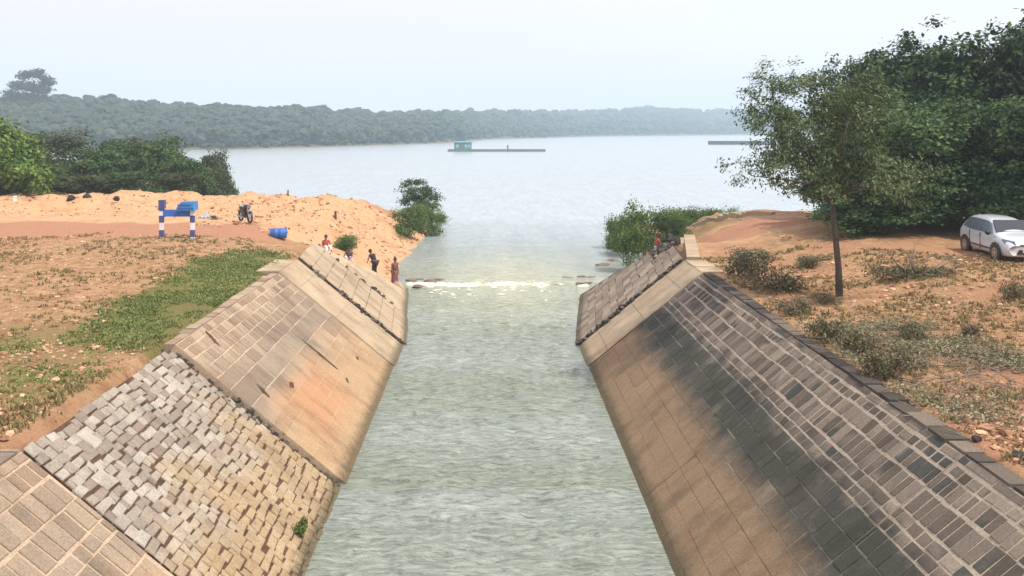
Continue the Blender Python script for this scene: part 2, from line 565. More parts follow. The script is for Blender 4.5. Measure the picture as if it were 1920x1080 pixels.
def soft(x, y, poly, wd=.8):
    return sstep((sdist(x, y, poly) + wd * .5) / wd)
nz = fbm(GX * .7, GY * .7, o=4, s=55)
zx, zy = GX + nz * .5, GY + fbm(GX * .6, GY * .6, o=3, s=77) * .8
zg = np.maximum(soft(zx, zy, grass_polys[0], 1.2), .5 * soft(zx, zy, grass2, 1.5))
zs = np.maximum(soft(zx, zy, sand_poly, 1.0), .55 * soft(zx, zy, sand_right, 1.5))
zs = np.maximum(zs, .6 * soft(zx, zy, path_right, .5))
far_left = (GX < -4) & (GY > 41) & (GY < 72)
zs = np.where(far_left, np.maximum(zs, .95 * (1 - soft(zx, zy, road_poly, .6))), zs)
zr = np.maximum.reduce([.75 * soft(zx, zy, road_poly, .8), .8 * soft(zx, zy, red_right, .8), .75 * soft(zx, zy, red_r2, 1.5)])
zr = np.maximum(zr, .45 * sstep((-GX - 7.2) / .8) * sstep((23 + GX * 0.1 - GY) / 6) * (1 - zg))
zr = np.maximum(zr, .5 * (GX > 9) * (GY < 50) * sstep(.5 + nz))
zg = np.maximum(zg, np.where((GX > 7) & (GY > 46) & (GX < 15), .45 * sstep((GY - 48) / 3), 0))
zr = np.maximum(zr, np.where((GY > 66) & (GX < 0), .6, 0))
nxg, nyg = len(gx), len(gy)
idx = np.arange(nxg * nyg).reshape(nyg, nxg)
q = np.stack([idx[:-1, :-1], idx[:-1, 1:], idx[1:, 1:], idx[1:, :-1]], -1).reshape(-1, 4)
cx = GX.ravel()[q].mean(1); cy = GY.ravel()[q].mean(1)
isroad = sdist(cx, cy, road_poly) > 0
V = np.stack([GX.ravel(), GY.ravel(), GZ.ravel()], 1)
Z = np.stack([zg.ravel(), zs.ravel(), zr.ravel(), np.ones(nxg * nyg)], 1).astype(np.float32)
def sub(V, Z, fc, name):
    used, inv = np.unique(fc.ravel(), return_inverse=True)
    me = make_mesh(name, V[used], inv.reshape(-1, 4), M['ground'], True)
    a = me.attributes.new('zone', 'FLOAT_COLOR', 'POINT')
    a.data.foreach_set('color', Z[used].ravel())
    return link(name, me, kind='structure')
sub(V, Z, q[~isroad], 'ground')
sub(V, Z, q[isroad], 'road')

def tz(x, y):
    return float(terrain(np.array([x]), np.array([y]))[0])
def TP(px, py):
    """point of the terrain seen at this place of the photograph"""
    dx, dz = (px - VX) / F, -(py - HY) / F
    Y = np.linspace(8, 130, 2500)
    z = terrain(dx * Y, Y)
    hit = np.nonzero(HC + dz * Y <= z)[0]
    k = hit[0] if len(hit) else -1
    return np.array((dx * Y[k], Y[k], z[k]))

# far bed of the lake, under the water, out to the horizon
me = make_mesh('lake_bed', [(-2300, 2, -2.6), (2300, 2, -2.6), (2300, 1880, -2.6), (-2300, 1880, -2.6)], [(0, 1, 2, 3)], M['earth'])
link('lake_bed', me, kind='structure')

# ------------------------------------------------------------------ water
def grid_mesh(name, xs, ys, zf, mat):
    X, Yv = np.meshgrid(xs, ys)
    Zv = zf(X, Yv)
    i = np.arange(X.size).reshape(X.shape)
    f = np.stack([i[:-1, :-1], i[:-1, 1:], i[1:, 1:], i[1:, :-1]], -1).reshape(-1, 4)
    return make_mesh(name, np.stack([X.ravel(), Yv.ravel(), Zv.ravel()], 1), f, mat, True)
def waves(X, Y):
    a = fbm(X * .9 + 5, Y * 2.6, o=4, s=31)
    b = fbm(X * 2.4, Y * 7, o=3, s=32)
    amp = .08 * sstep((47.5 - Y) / 12) + .012
    return (a * amp + b * amp * .35) * sstep((XW - .05 + .1 * np.maximum(0, Y - 33.4) - np.abs(X)) / .7)
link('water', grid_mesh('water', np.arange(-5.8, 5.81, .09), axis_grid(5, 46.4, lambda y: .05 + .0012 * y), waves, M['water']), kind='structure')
ysl = axis_grid(46.4, 1780, lambda y: .12 + (y - 46.4) * .03)
xsl = np.concatenate([-axis_grid(0, 2100, lambda x: .3 if x < 16 else .3 + (x - 16) * .12)[::-1][:-1], axis_grid(0, 2100, lambda x: .3 if x < 16 else .3 + (x - 16) * .12)])
def lakez(X, Y):
    return .10 * sstep((Y - 46.4) / .7) + fbm(X * 1.0, Y * 2.0, o=3, s=33) * .012 * (Y > 46.6) * (Y < 75)
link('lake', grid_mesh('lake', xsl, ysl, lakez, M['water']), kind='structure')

# broken water on the sill
mb = MB()
for i in range(1500):
    x = rng.uniform(-4.6, 5.2)
    th = float(fbm(np.array([x * .9]), np.array([.3]), o=3, s=70)[0])
    y = 46.3 + rng.normal(0, .10 + .22 * rng.random()) + .25 * math.sin(x * 1.1) + (abs(rng.normal(0, 1.6)) * -1 if rng.random() < .07 else 0)
    if th + rng.uniform(-.5, .5) < -.1: continue
    r = rng.uniform(.02, .09)
    n = 6
    ang = np.linspace(0, 2 * math.pi, n, endpoint=False) + rng.uniform(0, 1)
    ring = [(x + math.cos(a) * r * rng.uniform(1.4, 3.2), y + math.sin(a) * r * .8, .0) for a in ang]
    topz = .035 + r * .5 * (1 if y > 46 else .3)
    ring2 = [(x + math.cos(a) * r * rng.uniform(.5, .9), y + math.sin(a) * r * .35, topz * rng.uniform(.8, 1.1)) for a in ang]
    mb.add(ring + ring2, [(k, (k + 1) % n, (k + 1) % n + n, k + n) for k in range(n)] + [tuple(range(n, 2 * n))])
mb.build('foam', M['foam'], smooth=True, kind='stuff')

# ------------------------------------------------------------------ masonry walls
def block_geo(side, y0, y1, s0, s1, n0, n1, r, jit=.012, ch=.02, dome=0.0):
    """one block lying in the slope, slightly uneven, with chamfered face"""
    j = lambda a: r.uniform(-a, a)
    cs = [(y0, s0), (y1, s0), (y1, s1), (y0, s1)]
    cs = [(a + j(jit), b + j(jit)) for a, b in cs]
    cy_, cs_ = sum(c[0] for c in cs) / 4, sum(c[1] for c in cs) / 4
    lv = []
    for nn, shrink in ((n0, 0), (n1 - ch, 0), (n1, 1)):
        for a, b in cs:
            da, db = cy_ - a, cs_ - b
            m = math.hypot(da, db) + 1e-6
            k = shrink * ch * 1.4 / m
            lv.append(S(side, a + da * k, b + db * k, nn + (j(jit * .5) if shrink else 0)))
    f = []
    for o in (0, 4):
        for k in range(4):
            f.append((o + k, o + (k + 1) % 4, o + 4 + (k + 1) % 4, o + 4 + k))
    if dome:
        lv.append(S(side, cy_ + j(.03), cs_ + j(.03), n1 + dome))
        f += [(8 + k, 8 + (k + 1) % 4, 12) for k in range(4)]
    else:
        f.append((8, 9, 10, 11))
    if side < 0:
        f = [tuple(reversed(x)) for x in f]
    return lv, f

def masonry(side, y0, y1, rows, label, mat, bed, limit=300, nbase=0.0, part='stone', topf=None, dome=0, seed=1, cat='wall', depth=.5):
    """a length of sloped lining: bed of mortar or earth with the stones laid in it"""
    r = random.Random(seed)
    base = thing('channel_wall', label, cat, tuple(S(side, (y0 + y1) / 2, 0)))
    inv = -np.array(base.location)
    # bed
    mb = MB()
    n = max(2, int((y1 - y0) / .6))
    ys = np.linspace(y0, y1, n + 1)
    smin = rows[0][0] - .02
    for i in range(n):
        a, b = ys[i], ys[i + 1]
        ta = (topf(a) if topf else rows[-1][1]); tb = (topf(b) if topf else rows[-1][1])
        if max(ta, tb) <= smin + .1: continue
        ta, tb = max(ta, smin + .05), max(tb, smin + .05)
        lv = [S(side, a, smin, nbase - depth), S(side, b, smin, nbase - depth), S(side, b, tb, nbase - depth), S(side, a, ta, nbase - depth),
              S(side, a, smin, nbase), S(side, b, smin, nbase), S(side, b, tb, nbase), S(side, a, ta, nbase)]
        fs = [(4, 5, 6, 7), (3, 2, 1, 0), (0, 1, 5, 4), (2, 3, 7, 6)]
        if i == 0: fs.append((3, 0, 4, 7))
        if i == n - 1: fs.append((1, 2, 6, 5))
        if side < 0: fs = [tuple(reversed(x)) for x in fs]
        mb.add(np.array(lv) + inv, fs)
    mb.build('bed', M[bed], base)
    items = []
    for (s0, s1, wlo, whi, gap, prd, wob) in rows:
        y = y0 + gap * .5
        ph = r.uniform(0, .5) + s0 * .25 if wob > .03 else r.uniform(0, 6)
        while y < y1 - .05:
            wd = r.uniform(wlo, whi)
            ye = min(y + wd, y1 - gap * .5)
            if ye - y < wlo * .35 and ye < y1 - gap: break
            dz = wob * math.sin(y * 2.3 + ph) + wob * .6 * math.sin(y * 5.1 + 2 * ph)
            a0 = s0 + gap * .5 + dz; a1 = s1 - gap * .5 + dz
            if wob > .03: a1 += r.uniform(-.025, .03); a0 += r.uniform(-.02, .02)
            if topf:
                tp = min(topf(y), topf(ye))
                a1 = min(a1, tp - .03)
            if a1 - a0 > .08 and ye - y > .04:
                pr = prd * r.uniform(.5, 1.3)
                items.append((y, ye, a0, a1, pr, wob))
            y = ye + gap
    def shown(it):
        yy = (it[0] + it[1]) / 2; c = S(side, yy, (it[2] + it[3]) / 2)
        px = VX + F * c[0] / yy; py = HY + F * (HC - c[2]) / yy
        inside = -30 < px < 1950 and py < 1110 and c[2] > 0
        return (1 if inside else 0) * (it[1] - it[0]) * (it[3] - it[2]) / yy ** 2
    items.sort(key=shown, reverse=True)
    rest = MB()
    for k, (a, b, c, d, pr, wob) in enumerate(items):
        rough = wob > .03
        lv, f = block_geo(side, a, b, c, d, nbase - .06, nbase + pr, r, .020 if rough else .008, .014 if rough else .008, dome * r.uniform(.3, 1.2))
        if k < limit and shown((a, b, c, d, pr, wob)) > 0:
            ctr = S(side, (a + b) / 2, (c + d) / 2, nbase)
            m_ = MB().add(np.array(lv) - ctr, f)
            m_.build(part, M[mat], base, loc=tuple(ctr + inv))
        else:
            rest.add(np.array(lv) + inv, f)
    if rest.n:
        rest.build('stonework', M[mat], base, kind='stuff')
    return base

K = .913
def crest(side, pts, nb):
    r_ = []
    for px, py in pts:
        k = abs(px - VX) / (py - HY)        # |x| / (HC - z)
        Y_ = 40.0
        for _ in range(12):
            s_ = (k * (HC - nb * CT) - XW - flare(side, Y_) + nb * ST) / (CT + k * ST)
            Y_ = F * (HC - s_ * ST - nb * CT) / (py - HY)
        r_.append((float(Y_), float(s_)))
    return r_
# right side: rows as (s0, s1, min width, max width, joint, proud, wobble)
def right_rows(lo=.45, hi=1.1):
    rr = [(-.75, -.3, .6, 1.1, .015, .01, 0), (-.3, .17, lo, hi, .010, .006, 0), (.17, .62, lo, hi, .010, .006, 0), (.62, 1.08, lo, hi, .010, .006, 0), (1.08, 1.55, lo, hi, .010, .006, 0),
          (1.55, 2.05, .45, .95, .012, .008, 0), (2.05, 2.5, .35, .6, .016, .010, .004), (2.5, 2.95, .3, .5, .025, .018, .006), (2.95, 3.42, .25, .45, .03, .02, .006),
          (3.44, 3.66, .2, .4, .03, .014, .010), (3.68, 3.9, .2, .36, .03, .014, .010), (3.93, 4.4, .15, .24, .032, .014, .014), (4.43, 4.78, .13, .23, .032, .014, .014), (4.81, 5.02, .16, .26, .045, .014, .014), (5.05, 5.2, .3, .7, .03, .014, .01)]
    return rr
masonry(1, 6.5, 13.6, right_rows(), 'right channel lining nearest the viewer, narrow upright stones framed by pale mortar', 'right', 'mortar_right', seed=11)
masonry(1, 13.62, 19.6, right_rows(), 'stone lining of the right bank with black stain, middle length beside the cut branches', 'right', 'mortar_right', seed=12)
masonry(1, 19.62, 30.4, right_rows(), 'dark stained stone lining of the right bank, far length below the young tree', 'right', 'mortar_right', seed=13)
masonry(1, 30.42, 33.3, [(-.75, .9, 1.2, 2.8, .02, .02, 0), (.9, 2.6, 1.0, 2.8, .02, .02, 0), (2.6, 4.3, 1.2, 2.8, .02, .02, 0), (4.3, 5.24, 1.2, 2.8, .02, .02, 0)],
        'plain tan concrete strip ending the right channel lining', 'pale', 'mortar_right', seed=14, nbase=.03, part='panel')
def wing_rows(h, n, lo, hi, gap, pr, wob):
    e = np.linspace(-.75, h, n + 1)
    return [(e[i], e[i + 1], lo, hi, gap, pr, wob) for i in range(n)]
cr_ = sorted(crest(1, [(1245, 457), (1190, 491), (1150, 513), (1098, 547)], .12))
masonry(1, 33.45, 44.6, wing_rows(5.25, 15, .4, .9, .02, .02, .032), 'rough stone wing wall standing proud beyond the right lining', 'wing', 'dark', nbase=.12, seed=15,
        topf=lambda y: float(np.interp(y, [min(c[0] for c in cr_) - .8] + [c[0] for c in cr_] + [cr_[-1][0] + .7], [5.25] + [c[1] for c in cr_] + [-.5])))
# left side
masonry(-1, 6.5, 13.75, [(-.75, -.3, .6, 1.1, .015, .01, 0), (-.3, .3, .4, .9, .02, .012, 0), (.3, .9, .3, .5, .03, .02, .004), (.9, 1.5, .22, .4, .035, .02, .006), (1.5, 2.05, .2, .34, .04, .02, .008), (2.05, 2.6, .2, .3, .04, .022, .008),
        (2.6, 3.2, .2, .32, .045, .022, .01), (3.2, 3.5, .18, .3, .05, .022, .01), (3.5, 4.05, .2, .32, .05, .022, .01), (4.05, 4.6, .2, .32, .045, .022, .01), (4.6, 5.0, .2, .32, .04, .022, .01), (5.02, 5.2, .3, .6, .03, .02, .01)],
        'left channel lining nearest the viewer, tall brown stones between pale mortar bands', 'left', 'mortar_left', seed=21)
e = np.linspace(-.75, 5.2, 29)
masonry(-1, 13.85, 20.15, [(e[i] + .006, e[i + 1] - .006, .10, .42, .012, .024, .055) for i in range(28)],
        'coarse lining of loose pale rubble stones on the left bank', 'rough', 'crevice', seed=22, nbase=-.03, dome=.012)
masonry(-1, 20.4, 30.4, [(-.75, -.2, .5, 1.1, .010, .006, 0), (-.2, .2, .5, 1.1, .010, .006, 0), (.2, .58, .5, 1.1, .010, .006, 0), (.58, .98, .5, 1.1, .010, .006, 0), (.98, 1.38, .5, 1.2, .010, .006, 0), (1.38, 1.8, .5, 1.2, .010, .006, 0), (1.8, 2.2, .6, 1.4, .010, .006, 0),
        (2.2, 2.85, .9, 1.7, .03, .014, .003), (2.85, 3.5, .7, 1.4, .035, .014, .003), (3.5, 3.92, .3, .7, .035, .018, .006), (3.92, 4.28, .16, .3, .035, .018, .008), (4.28, 4.64, .15, .28, .035, .018, .008), (4.64, 4.95, .15, .3, .035, .018, .01), (4.97, 5.2, .3, .6, .03, .015, .01)],
        'left channel lining of squared blocks with an orange rust patch', 'left', 'mortar_left', seed=23, nbase=.05)
masonry(-1, 30.42, 33.3, [(-.75, .9, 1.2, 2.8, .02, .02, 0), (.9, 2.6, 1.0, 2.8, .02, .02, 0), (2.6, 4.3, 1.2, 2.8, .02, .02, 0), (4.3, 5.24, 1.2, 2.8, .02, .02, 0)],
        'plain pale concrete strip ending the left channel lining', 'pale', 'mortar_left', seed=24, nbase=.08, part='panel')
masonry(-1, 33.5, 38.2, wing_rows(5.25, 9, .5, 1.1, .02, .02, .01), 'tan wing wall on the left bank between the two dark ragged joints', 'pale', 'dark', nbase=.15, seed=25)
cp = crest(-1, [(600, 462), (650, 486), (700, 507), (740, 524), (762, 548)], .12)
cp = sorted(cp)
def joint_gap(parent, p0, p1, wd, n_=.065, dark='crevice'):
    a, b = crest(-1, [p0, p1], n_)
    m_ = MB(); k_ = 8
    pts_ = []
    for i in range(k_ + 1):
        t_ = i / k_
        y_ = a[0] * (1 - t_) + b[0] * t_; s_ = a[1] * (1 - t_) + b[1] * t_
        w2 = wd * (.35 + math.sin(math.pi * t_)) * random.uniform(.6, 1.2) * .5
        pts_.append((y_, s_, w2))
    inv_ = -np.array(parent.location)
    for (y_, s_, w2), (y2, s2, w3) in zip(pts_[:-1], pts_[1:]):
        q_ = [S(-1, y_ - w2, s_, n_ + .006) + inv_, S(-1, y_ + w2, s_, n_ + .006) + inv_, S(-1, y2 + w3, s2, n_ + .006) + inv_, S(-1, y2 - w3, s2, n_ + .006) + inv_]
        m_.add(q_ + [q - np.array((.0, 0, .03)) for q in q_], [(3, 2, 1, 0), (4, 5, 6, 7), (0, 1, 5, 4), (1, 2, 6, 5), (2, 3, 7, 6), (3, 0, 4, 7)])
    m_.build('open_joint', M[dark], parent)
bw = [o for o in COL.objects if o.get('label', '').startswith('left channel lining of squared')][0]
for p0, p1, wd in (((567, 637), (633, 692), .16), ((481, 720), (505, 745), .16), ((543, 717), (551, 727), .3), ((648, 708), (654, 718), .16), ((668, 668), (672, 674), .18), ((385, 620), (412, 650), .14)):
    joint_gap(bw, p0, p1, wd)
lt = lambda y: float(np.interp(y, [38.3] + [c[0] for c in cp] + [cp[-1][0] + .8], [5.25] + [c[1] for c in cp] + [-.5]))
masonry(-1, 38.4, 45.8, wing_rows(5.25, 6, 1.0, 2.0, .015, .02, .004), 'smooth pale wing wall sloping down to the water where people stand', 'pale', 'mortar_left', nbase=.12, seed=26, part='panel', topf=lt)

# copings, row of stones along each crest: each run is a thing, its stones are parts
def coping(side, y0, y1, mat, label, w_, lo, hi, off=0.0, seed=1, high=.12):
    r = random.Random(seed)
    base = thing('coping', label, 'coping', (side * (XW + RUN), (y0 + y1) / 2, ZB))
    y = y0; n = 0; rest = MB()
    while y < y1:
        wd = r.uniform(lo, hi); ye = min(y + wd, y1)
        if ye - y < .05: break
        h = high + r.uniform(0, .035)
        x0 = side * (XW + RUN - .02 + r.uniform(-.02, .02) + off); x1 = side * (XW + RUN + w_ + r.uniform(-.06, .06) + off)
        c = ((x0 + x1) / 2 - base.location.x, (y + ye) / 2 - base.location.y, -.2 + h * .5 + .02)
        m_ = MB().box((0, 0, 0), (abs(x1 - x0), ye - y - .02, h + .4), r.uniform(-.03, .03), .94)
        m_.build('coping_stone', M[mat], base, loc=c)
        y = ye; n += 1
    return base
coping(1, 6.5, 30.4, 'dark', 'dark weathered coping stones along the crest of the right channel wall', .34, .35, .9, .0, 5, .0)
coping(-1, 6.5, 13.7, 'wing', 'brown coping stones along the crest of the nearest left wall', .3, .3, .7, 0, 6, .0)
coping(-1, 20.4, 30.4, 'left', 'low earth-stained coping along the crest of the blocky left wall', .3, .4, .9, 0, 7, .0)
coping(-1, 30.45, 33.3, 'pale', 'pale slab coping at the far end of the left channel wall', .8, .8, 1.4, 0, 8, .03)
coping(1, 30.45, 33.3, 'pale', 'pale slab coping at the far end of the right channel wall', .8, .8, 1.4, 0, 9, .03)

# curved pale kerb running on round the bank at the right, top of the far wing
pts = [TP(1300, 492), TP(1283, 452), TP(1296, 428), TP(1330, 413), TP(1395, 405), TP(1450, 402)]
V_, F_ = [], []
cr = []
for i in range(len(pts) - 1):
    for k in range(6):
        t_ = k / 6
        cr.append(pts[i] * (1 - t_) + pts[i + 1] * t_)
cr.append(pts[-1])
mb = MB()
kb = thing('kerb', 'pale curved concrete kerb rounding the far right bank', 'kerb', tuple(cr[0]))
for i in range(len(cr) - 1):
    a, b = cr[i], cr[i + 1]
    d = b - a; ln = math.hypot(d[0], d[1]); rz = math.atan2(d[1], d[0])
    m_ = (a + b) / 2
    m_[2] = tz(m_[0], m_[1])
    MB().box((0, 0, 0), (ln + .02, .5, .5), rz).build('kerb_stone', M['pale'], kb, loc=tuple(m_ - cr[0] + np.array((0, 0, -.1 + .002 * (i % 2)))))

# dark soot-brown rubble along the ragged joints
def rock_mesh(name, mat, r, sub=1, flat=.7):
    V0, F0 = ICO[sub]
    V1 = V0.copy()
    o = r.uniform(0, 50)
    d = 1 + .35 * vnoise(V0[:, 0] * 1.6 + o, V0[:, 1] * 1.6 + o, V0[:, 2] * 1.6, 3)
    V1 = V1 * d[:, None] * np.array((1, r.uniform(.65, 1), flat))
    return make_mesh(name, V1, F0, mat)
def icos():
    t = (1 + 5 ** .5) / 2
    v = np.array([(-1, t, 0), (1, t, 0), (-1, -t, 0), (1, -t, 0), (0, -1, t), (0, 1, t), (0, -1, -t), (0, 1, -t), (t, 0, -1), (t, 0, 1), (-t, 0, -1), (-t, 0, 1)], float)
    v /= np.linalg.norm(v[0])
    f = np.array([(0, 11, 5), (0, 5, 1), (0, 1, 7), (0, 7, 10), (0, 10, 11), (1, 5, 9), (5, 11, 4), (11, 10, 2), (10, 7, 6), (7, 1, 8), (3, 9, 4), (3, 4, 2), (3, 2, 6), (3, 6, 8), (3, 8, 9), (4, 9, 5), (2, 4, 11), (6, 2, 10), (8, 6, 7), (9, 8, 1)])
    res = [(v, f)]
    for _ in range(3):
        vl = [tuple(x) for x in v]; cache = {}; nf = []
        def mid(a, b):
            k = (min(a, b), max(a, b))
            if k not in cache:
                m = (np.array(vl[a]) + np.array(vl[b])) / 2; m /= np.linalg.norm(m)
                vl.append(tuple(m)); cache[k] = len(vl) - 1
            return cache[k]
        for a, b, c in f:
            ab, bc, ca = mid(a, b), mid(b, c), mid(c, a)
            nf += [(a, ab, ca), (b, bc, ab), (c, ca, bc), (ab, bc, ca)]
        v, f = np.array(vl), np.array(nf)
        res.append((v, f))
    return res
ICO = icos()
def scatter_rocks(name, pts, sizes, mat, sub=0, flat=.6, sink=.2, seed=1):
    r = np.random.default_rng(seed)
    V0, F0 = ICO[sub]
    n = len(pts); m = len(V0)
    Vs = V0[None] * (1 + r.uniform(-.3, .3, (n, m, 1)))
    ang = r.uniform(0, 6.28, n)
    sc = np.stack([sizes * r.uniform(.7, 1.3, n), sizes * r.uniform(.6, 1.1, n), sizes * flat * r.uniform(.6, 1.2, n)], 1)
    Vs = Vs * sc[:, None, :]
    x = Vs[..., 0] * np.cos(ang)[:, None] - Vs[..., 1] * np.sin(ang)[:, None]
    y = Vs[..., 0] * np.sin(ang)[:, None] + Vs[..., 1] * np.cos(ang)[:, None]
    Vs = np.stack([x, y, Vs[..., 2]], -1) + np.asarray(pts)[:, None, :] + np.stack([0 * sizes, 0 * sizes, sizes * flat * (1 - sink) * .5], 1)[:, None, :]
    Fs = F0[None] + (np.arange(n) * m)[:, None, None]
    me = make_mesh(name, Vs.reshape(-1, 3), Fs.reshape(-1, 3), mat)
    return link(name, me, kind='stuff')
jr = np.random.default_rng(5)
pp, ss = [], []
for side, y_, n_, lo, hi, nn in ((1, 33.38, 110, 0, 5.2, .06), (-1, 33.4, 90, 0, 5.2, .08), (-1, 38.3, 40, .2, 5.0, .1)):
    for i in range(n_):
        s_ = jr.uniform(lo, hi)
        if side < 0 and jr.random() < .4: s_ = jr.uniform(1.2, 3)
        pp.append(S(side, y_ + jr.normal(0, .09), s_, nn + jr.uniform(0, .06))); ss.append(jr.uniform(.04, .11))
for i in range(50):
    s_ = jr.uniform(4.2, 5.5)
    pp.append(S(1, jr.uniform(36.5, 39.8), s_, .1 + jr.uniform(0, .06))); ss.append(jr.uniform(.07, .17))
for i in range(70):
    s_ = jr.uniform(0, 5)
    pp.append(S(-1, 20.28 + jr.normal(0, .03), s_, -.07)); ss.append(jr.uniform(.03, .075))
for i in range(40):
    pp.append(S(-1, 20.2 + jr.normal(0, .07), jr.uniform(2.2, 3.4), -.04)); ss.append(jr.uniform(.04, .10))
scatter_rocks('rubble', np.array(pp), np.array(ss), M['dark'], 1, .7, .4, 5)

# ------------------------------------------------------------------ foliage
def leaves(pts, nrm, size, r, aspect=.5, droop=0.0):
    """diamond leaves at pts facing roughly nrm"""
    n = len(pts)
    nrm = nrm + r.normal(0, .6, (n, 3))
    nrm /= np.linalg.norm(nrm, axis=1)[:, None] + 1e-9
    a = r.normal(0, 1, (n, 3)); a[:, 2] -= droop
    a -= nrm * (a * nrm).sum(1)[:, None]
    a /= np.linalg.norm(a, axis=1)[:, None] + 1e-9
    b = np.cross(nrm, a)
    sz = (size * r.uniform(.6, 1.4, n))[:, None]
    V = np.stack([pts - a * sz, pts + b * sz * aspect + nrm * sz * .15, pts + a * sz, pts - b * sz * aspect + nrm * sz * .15], 1)
    return V.reshape(-1, 3), np.arange(4 * n).reshape(n, 4)

def blob_points(blobs, n, r, shell=.45, lump=.35):
    vol = np.array([(b[3] * b[4] * b[5]) ** .667 for b in blobs]); vol /= vol.sum()
    ch = r.choice(len(blobs), n, p=vol)
    B = np.array(blobs)[ch]
    d = r.normal(0, 1, (n, 3)); d /= np.linalg.norm(d, axis=1)[:, None]
    rad = 1 - np.abs(r.normal(0, shell, n)); rad = np.clip(rad, .05, 1.15)
    rad *= 1 + lump * fbm(d[:, 0] * 2.2 + ch * 3.1, d[:, 1] * 2.2, d[:, 2] * 2.2, 3, 5)
    return B[:, :3] + d * B[:, 3:] * rad[:, None], d

def crown_mesh(name, blobs, n, size, mat, seed, shell=.3, lump=.35, aspect=.5, droop=0, sub_clump=0, csize=.3):
    r = np.random.default_rng(seed)
    if sub_clump:
        c, d = blob_points(blobs, sub_clump, r, shell, lump)
        k = r.integers(0, sub_clump, n)
        off = r.normal(0, 1, (n, 3)) * csize * np.array((1, 1, .6))
        p = c[k] + off; dd = d[k] + off * .8
    else:
        p, dd = blob_points(blobs, n, r, shell, lump)
    V, Fq = leaves(p, dd + np.array((0, 0, .5)), size, r, aspect, droop)
    return make_mesh(name, V, Fq, mat)

def limb_tree(mb, base, height, r0, lean, spread, n_limb, seed, fork=.45, r_sub=2, bend=.12):
    """tapered trunk with forking limbs; returns tips"""
    r = random.Random(seed)
    tips = []
    top = Vector(base) + Vector((lean[0], lean[1], height))
    pts, rad = [], []
    N = 8
    for i in range(N + 1):
        t = i / N
        p = Vector(base).lerp(top, t) + Vector((math.sin(t * 5 + seed) * bend, math.cos(t * 4 + seed) * bend, 0)) * t
        pts.append(p); rad.append(r0 * (1.25 if i == 0 else 1) * (1 - .75 * t))
    mb.tube(pts, rad, 8)
    tips.append(pts[-1])
    for k in range(n_limb):
        t = fork + (1 - fork) * k / n_limb * .9
        i = int(t * N); p = pts[i].lerp(pts[min(i + 1, N)], t * N - i)
        a = k * 2.4 + r.uniform(-.4, .4)
        ln = spread * r.uniform(.65, 1.0) * (1 - .35 * (t - fork))
        up = height * r.uniform(.16, .36)
        e_ = p + Vector((math.cos(a) * ln, math.sin(a) * ln, up))
        m1 = p.lerp(e_, .45) + Vector((0, 0, -up * .12))
        rr = r0 * (1 - .75 * t) * .62
        mb.tube([p, m1, e_], [rr, rr * .6, rr * .2], 6)
        tips.append(e_)
        for q_ in range(r_sub):
            a2 = a + r.uniform(-1.1, 1.1); l2 = ln * r.uniform(.3, .6)
            s_ = p.lerp(e_, r.uniform(.4, .8)); s_ = s_ + Vector((0, 0, -up * .05))
            e2 = s_ + Vector((math.cos(a2) * l2, math.sin(a2) * l2, l2 * r.uniform(.2, .7)))
            mb.tube([s_, e2], [rr * .4, rr * .1], 5)
            tips.append(e2)
    return tips

# --- young tree on the right bank
tb = TP(1573, 556)
D = tb[1]
sc = D / F                                   # metres per photo pixel at the tree
yt = thing('young_tree', 'young tree with thin crooked trunk and open grey-green crown on the right bank', 'tree', tuple(tb))
mb = MB()
q_ = lambda px, py, dy=0: ((px - 1573) * sc, dy, (556 - py) * sc)
mb.tube([q_(1574, 562), q_(1572, 500), q_(1566, 440), q_(1562, 395), q_(1553, 358)], [.12, .095, .085, .08, .065], 9)
tips = []
lr = random.Random(3)
limbs = [[(1560, 385), (1530, 350), (1490, 310), (1440, 290)], [(1556, 368), (1540, 320), (1520, 260), (1495, 190)], [(1553, 358), (1560, 300), (1566, 230), (1550, 160)],
         [(1560, 380), (1585, 345), (1620, 310), (1665, 285)], [(1558, 372), (1590, 310), (1610, 250), (1640, 200)], [(1553, 360), (1530, 330), (1470, 250), (1430, 200)],
         [(1556, 365), (1520, 345), (1460, 335), (1410, 330)], [(1556, 360), (1570, 310), (1600, 220), (1600, 165)], [(1556, 365), (1545, 310), (1480, 230), (1455, 150)],
         [(1560, 370), (1600, 350), (1640, 340), (1680, 330)]]
for i, lb in enumerate(limbs):
    dy = [0, lr.uniform(-.5, .5), lr.uniform(-1.4, 1.4), lr.uniform(-2, 2)]
    dy[1] = dy[2] * .4
    pts_ = [q_(p[0], p[1], d_) for p, d_ in zip(lb, dy)]
    mb.tube(pts_, [.055, .042, .026, .01], 7)
    tips += [pts_[1], pts_[2], pts_[2], pts_[3], pts_[3], pts_[3]]
    for k in range(6):
        s_ = Vector(pts_[1 + k % 2]).lerp(Vector(pts_[2 + k % 2]), lr.random())
        e_ = s_ + Vector((lr.uniform(-.9, .9), lr.uniform(-.9, .9), lr.uniform(-.15, .8)))
        mb.tube([s_, e_], [.013, .004], 5)
        tips.append(tuple(e_)); tips.append(tuple(e_))
mb.build('trunk', M['bark'], yt, smooth=True)
def px_in_crown(t):
    return True
rt = np.random.default_rng(41)
T = np.array(tips)
cl = T[rt.integers(0, len(T), 480)] + rt.normal(0, 1, (480, 3)) * np.array((.38, .42, .3))
k = rt.integers(0, 480, 22000)
off = rt.normal(0, 1, (22000, 3)) * np.array((.14, .14, .10))
pp = cl[k] + off
ctr = np.array(q_(1550, 265))
V, Fq = leaves(pp, (pp - ctr) * .5 + np.array((0, 0, .6)), .062, rt, .42, .5)
link('crown', make_mesh('crown', V, Fq, M['leaf_young']), yt)

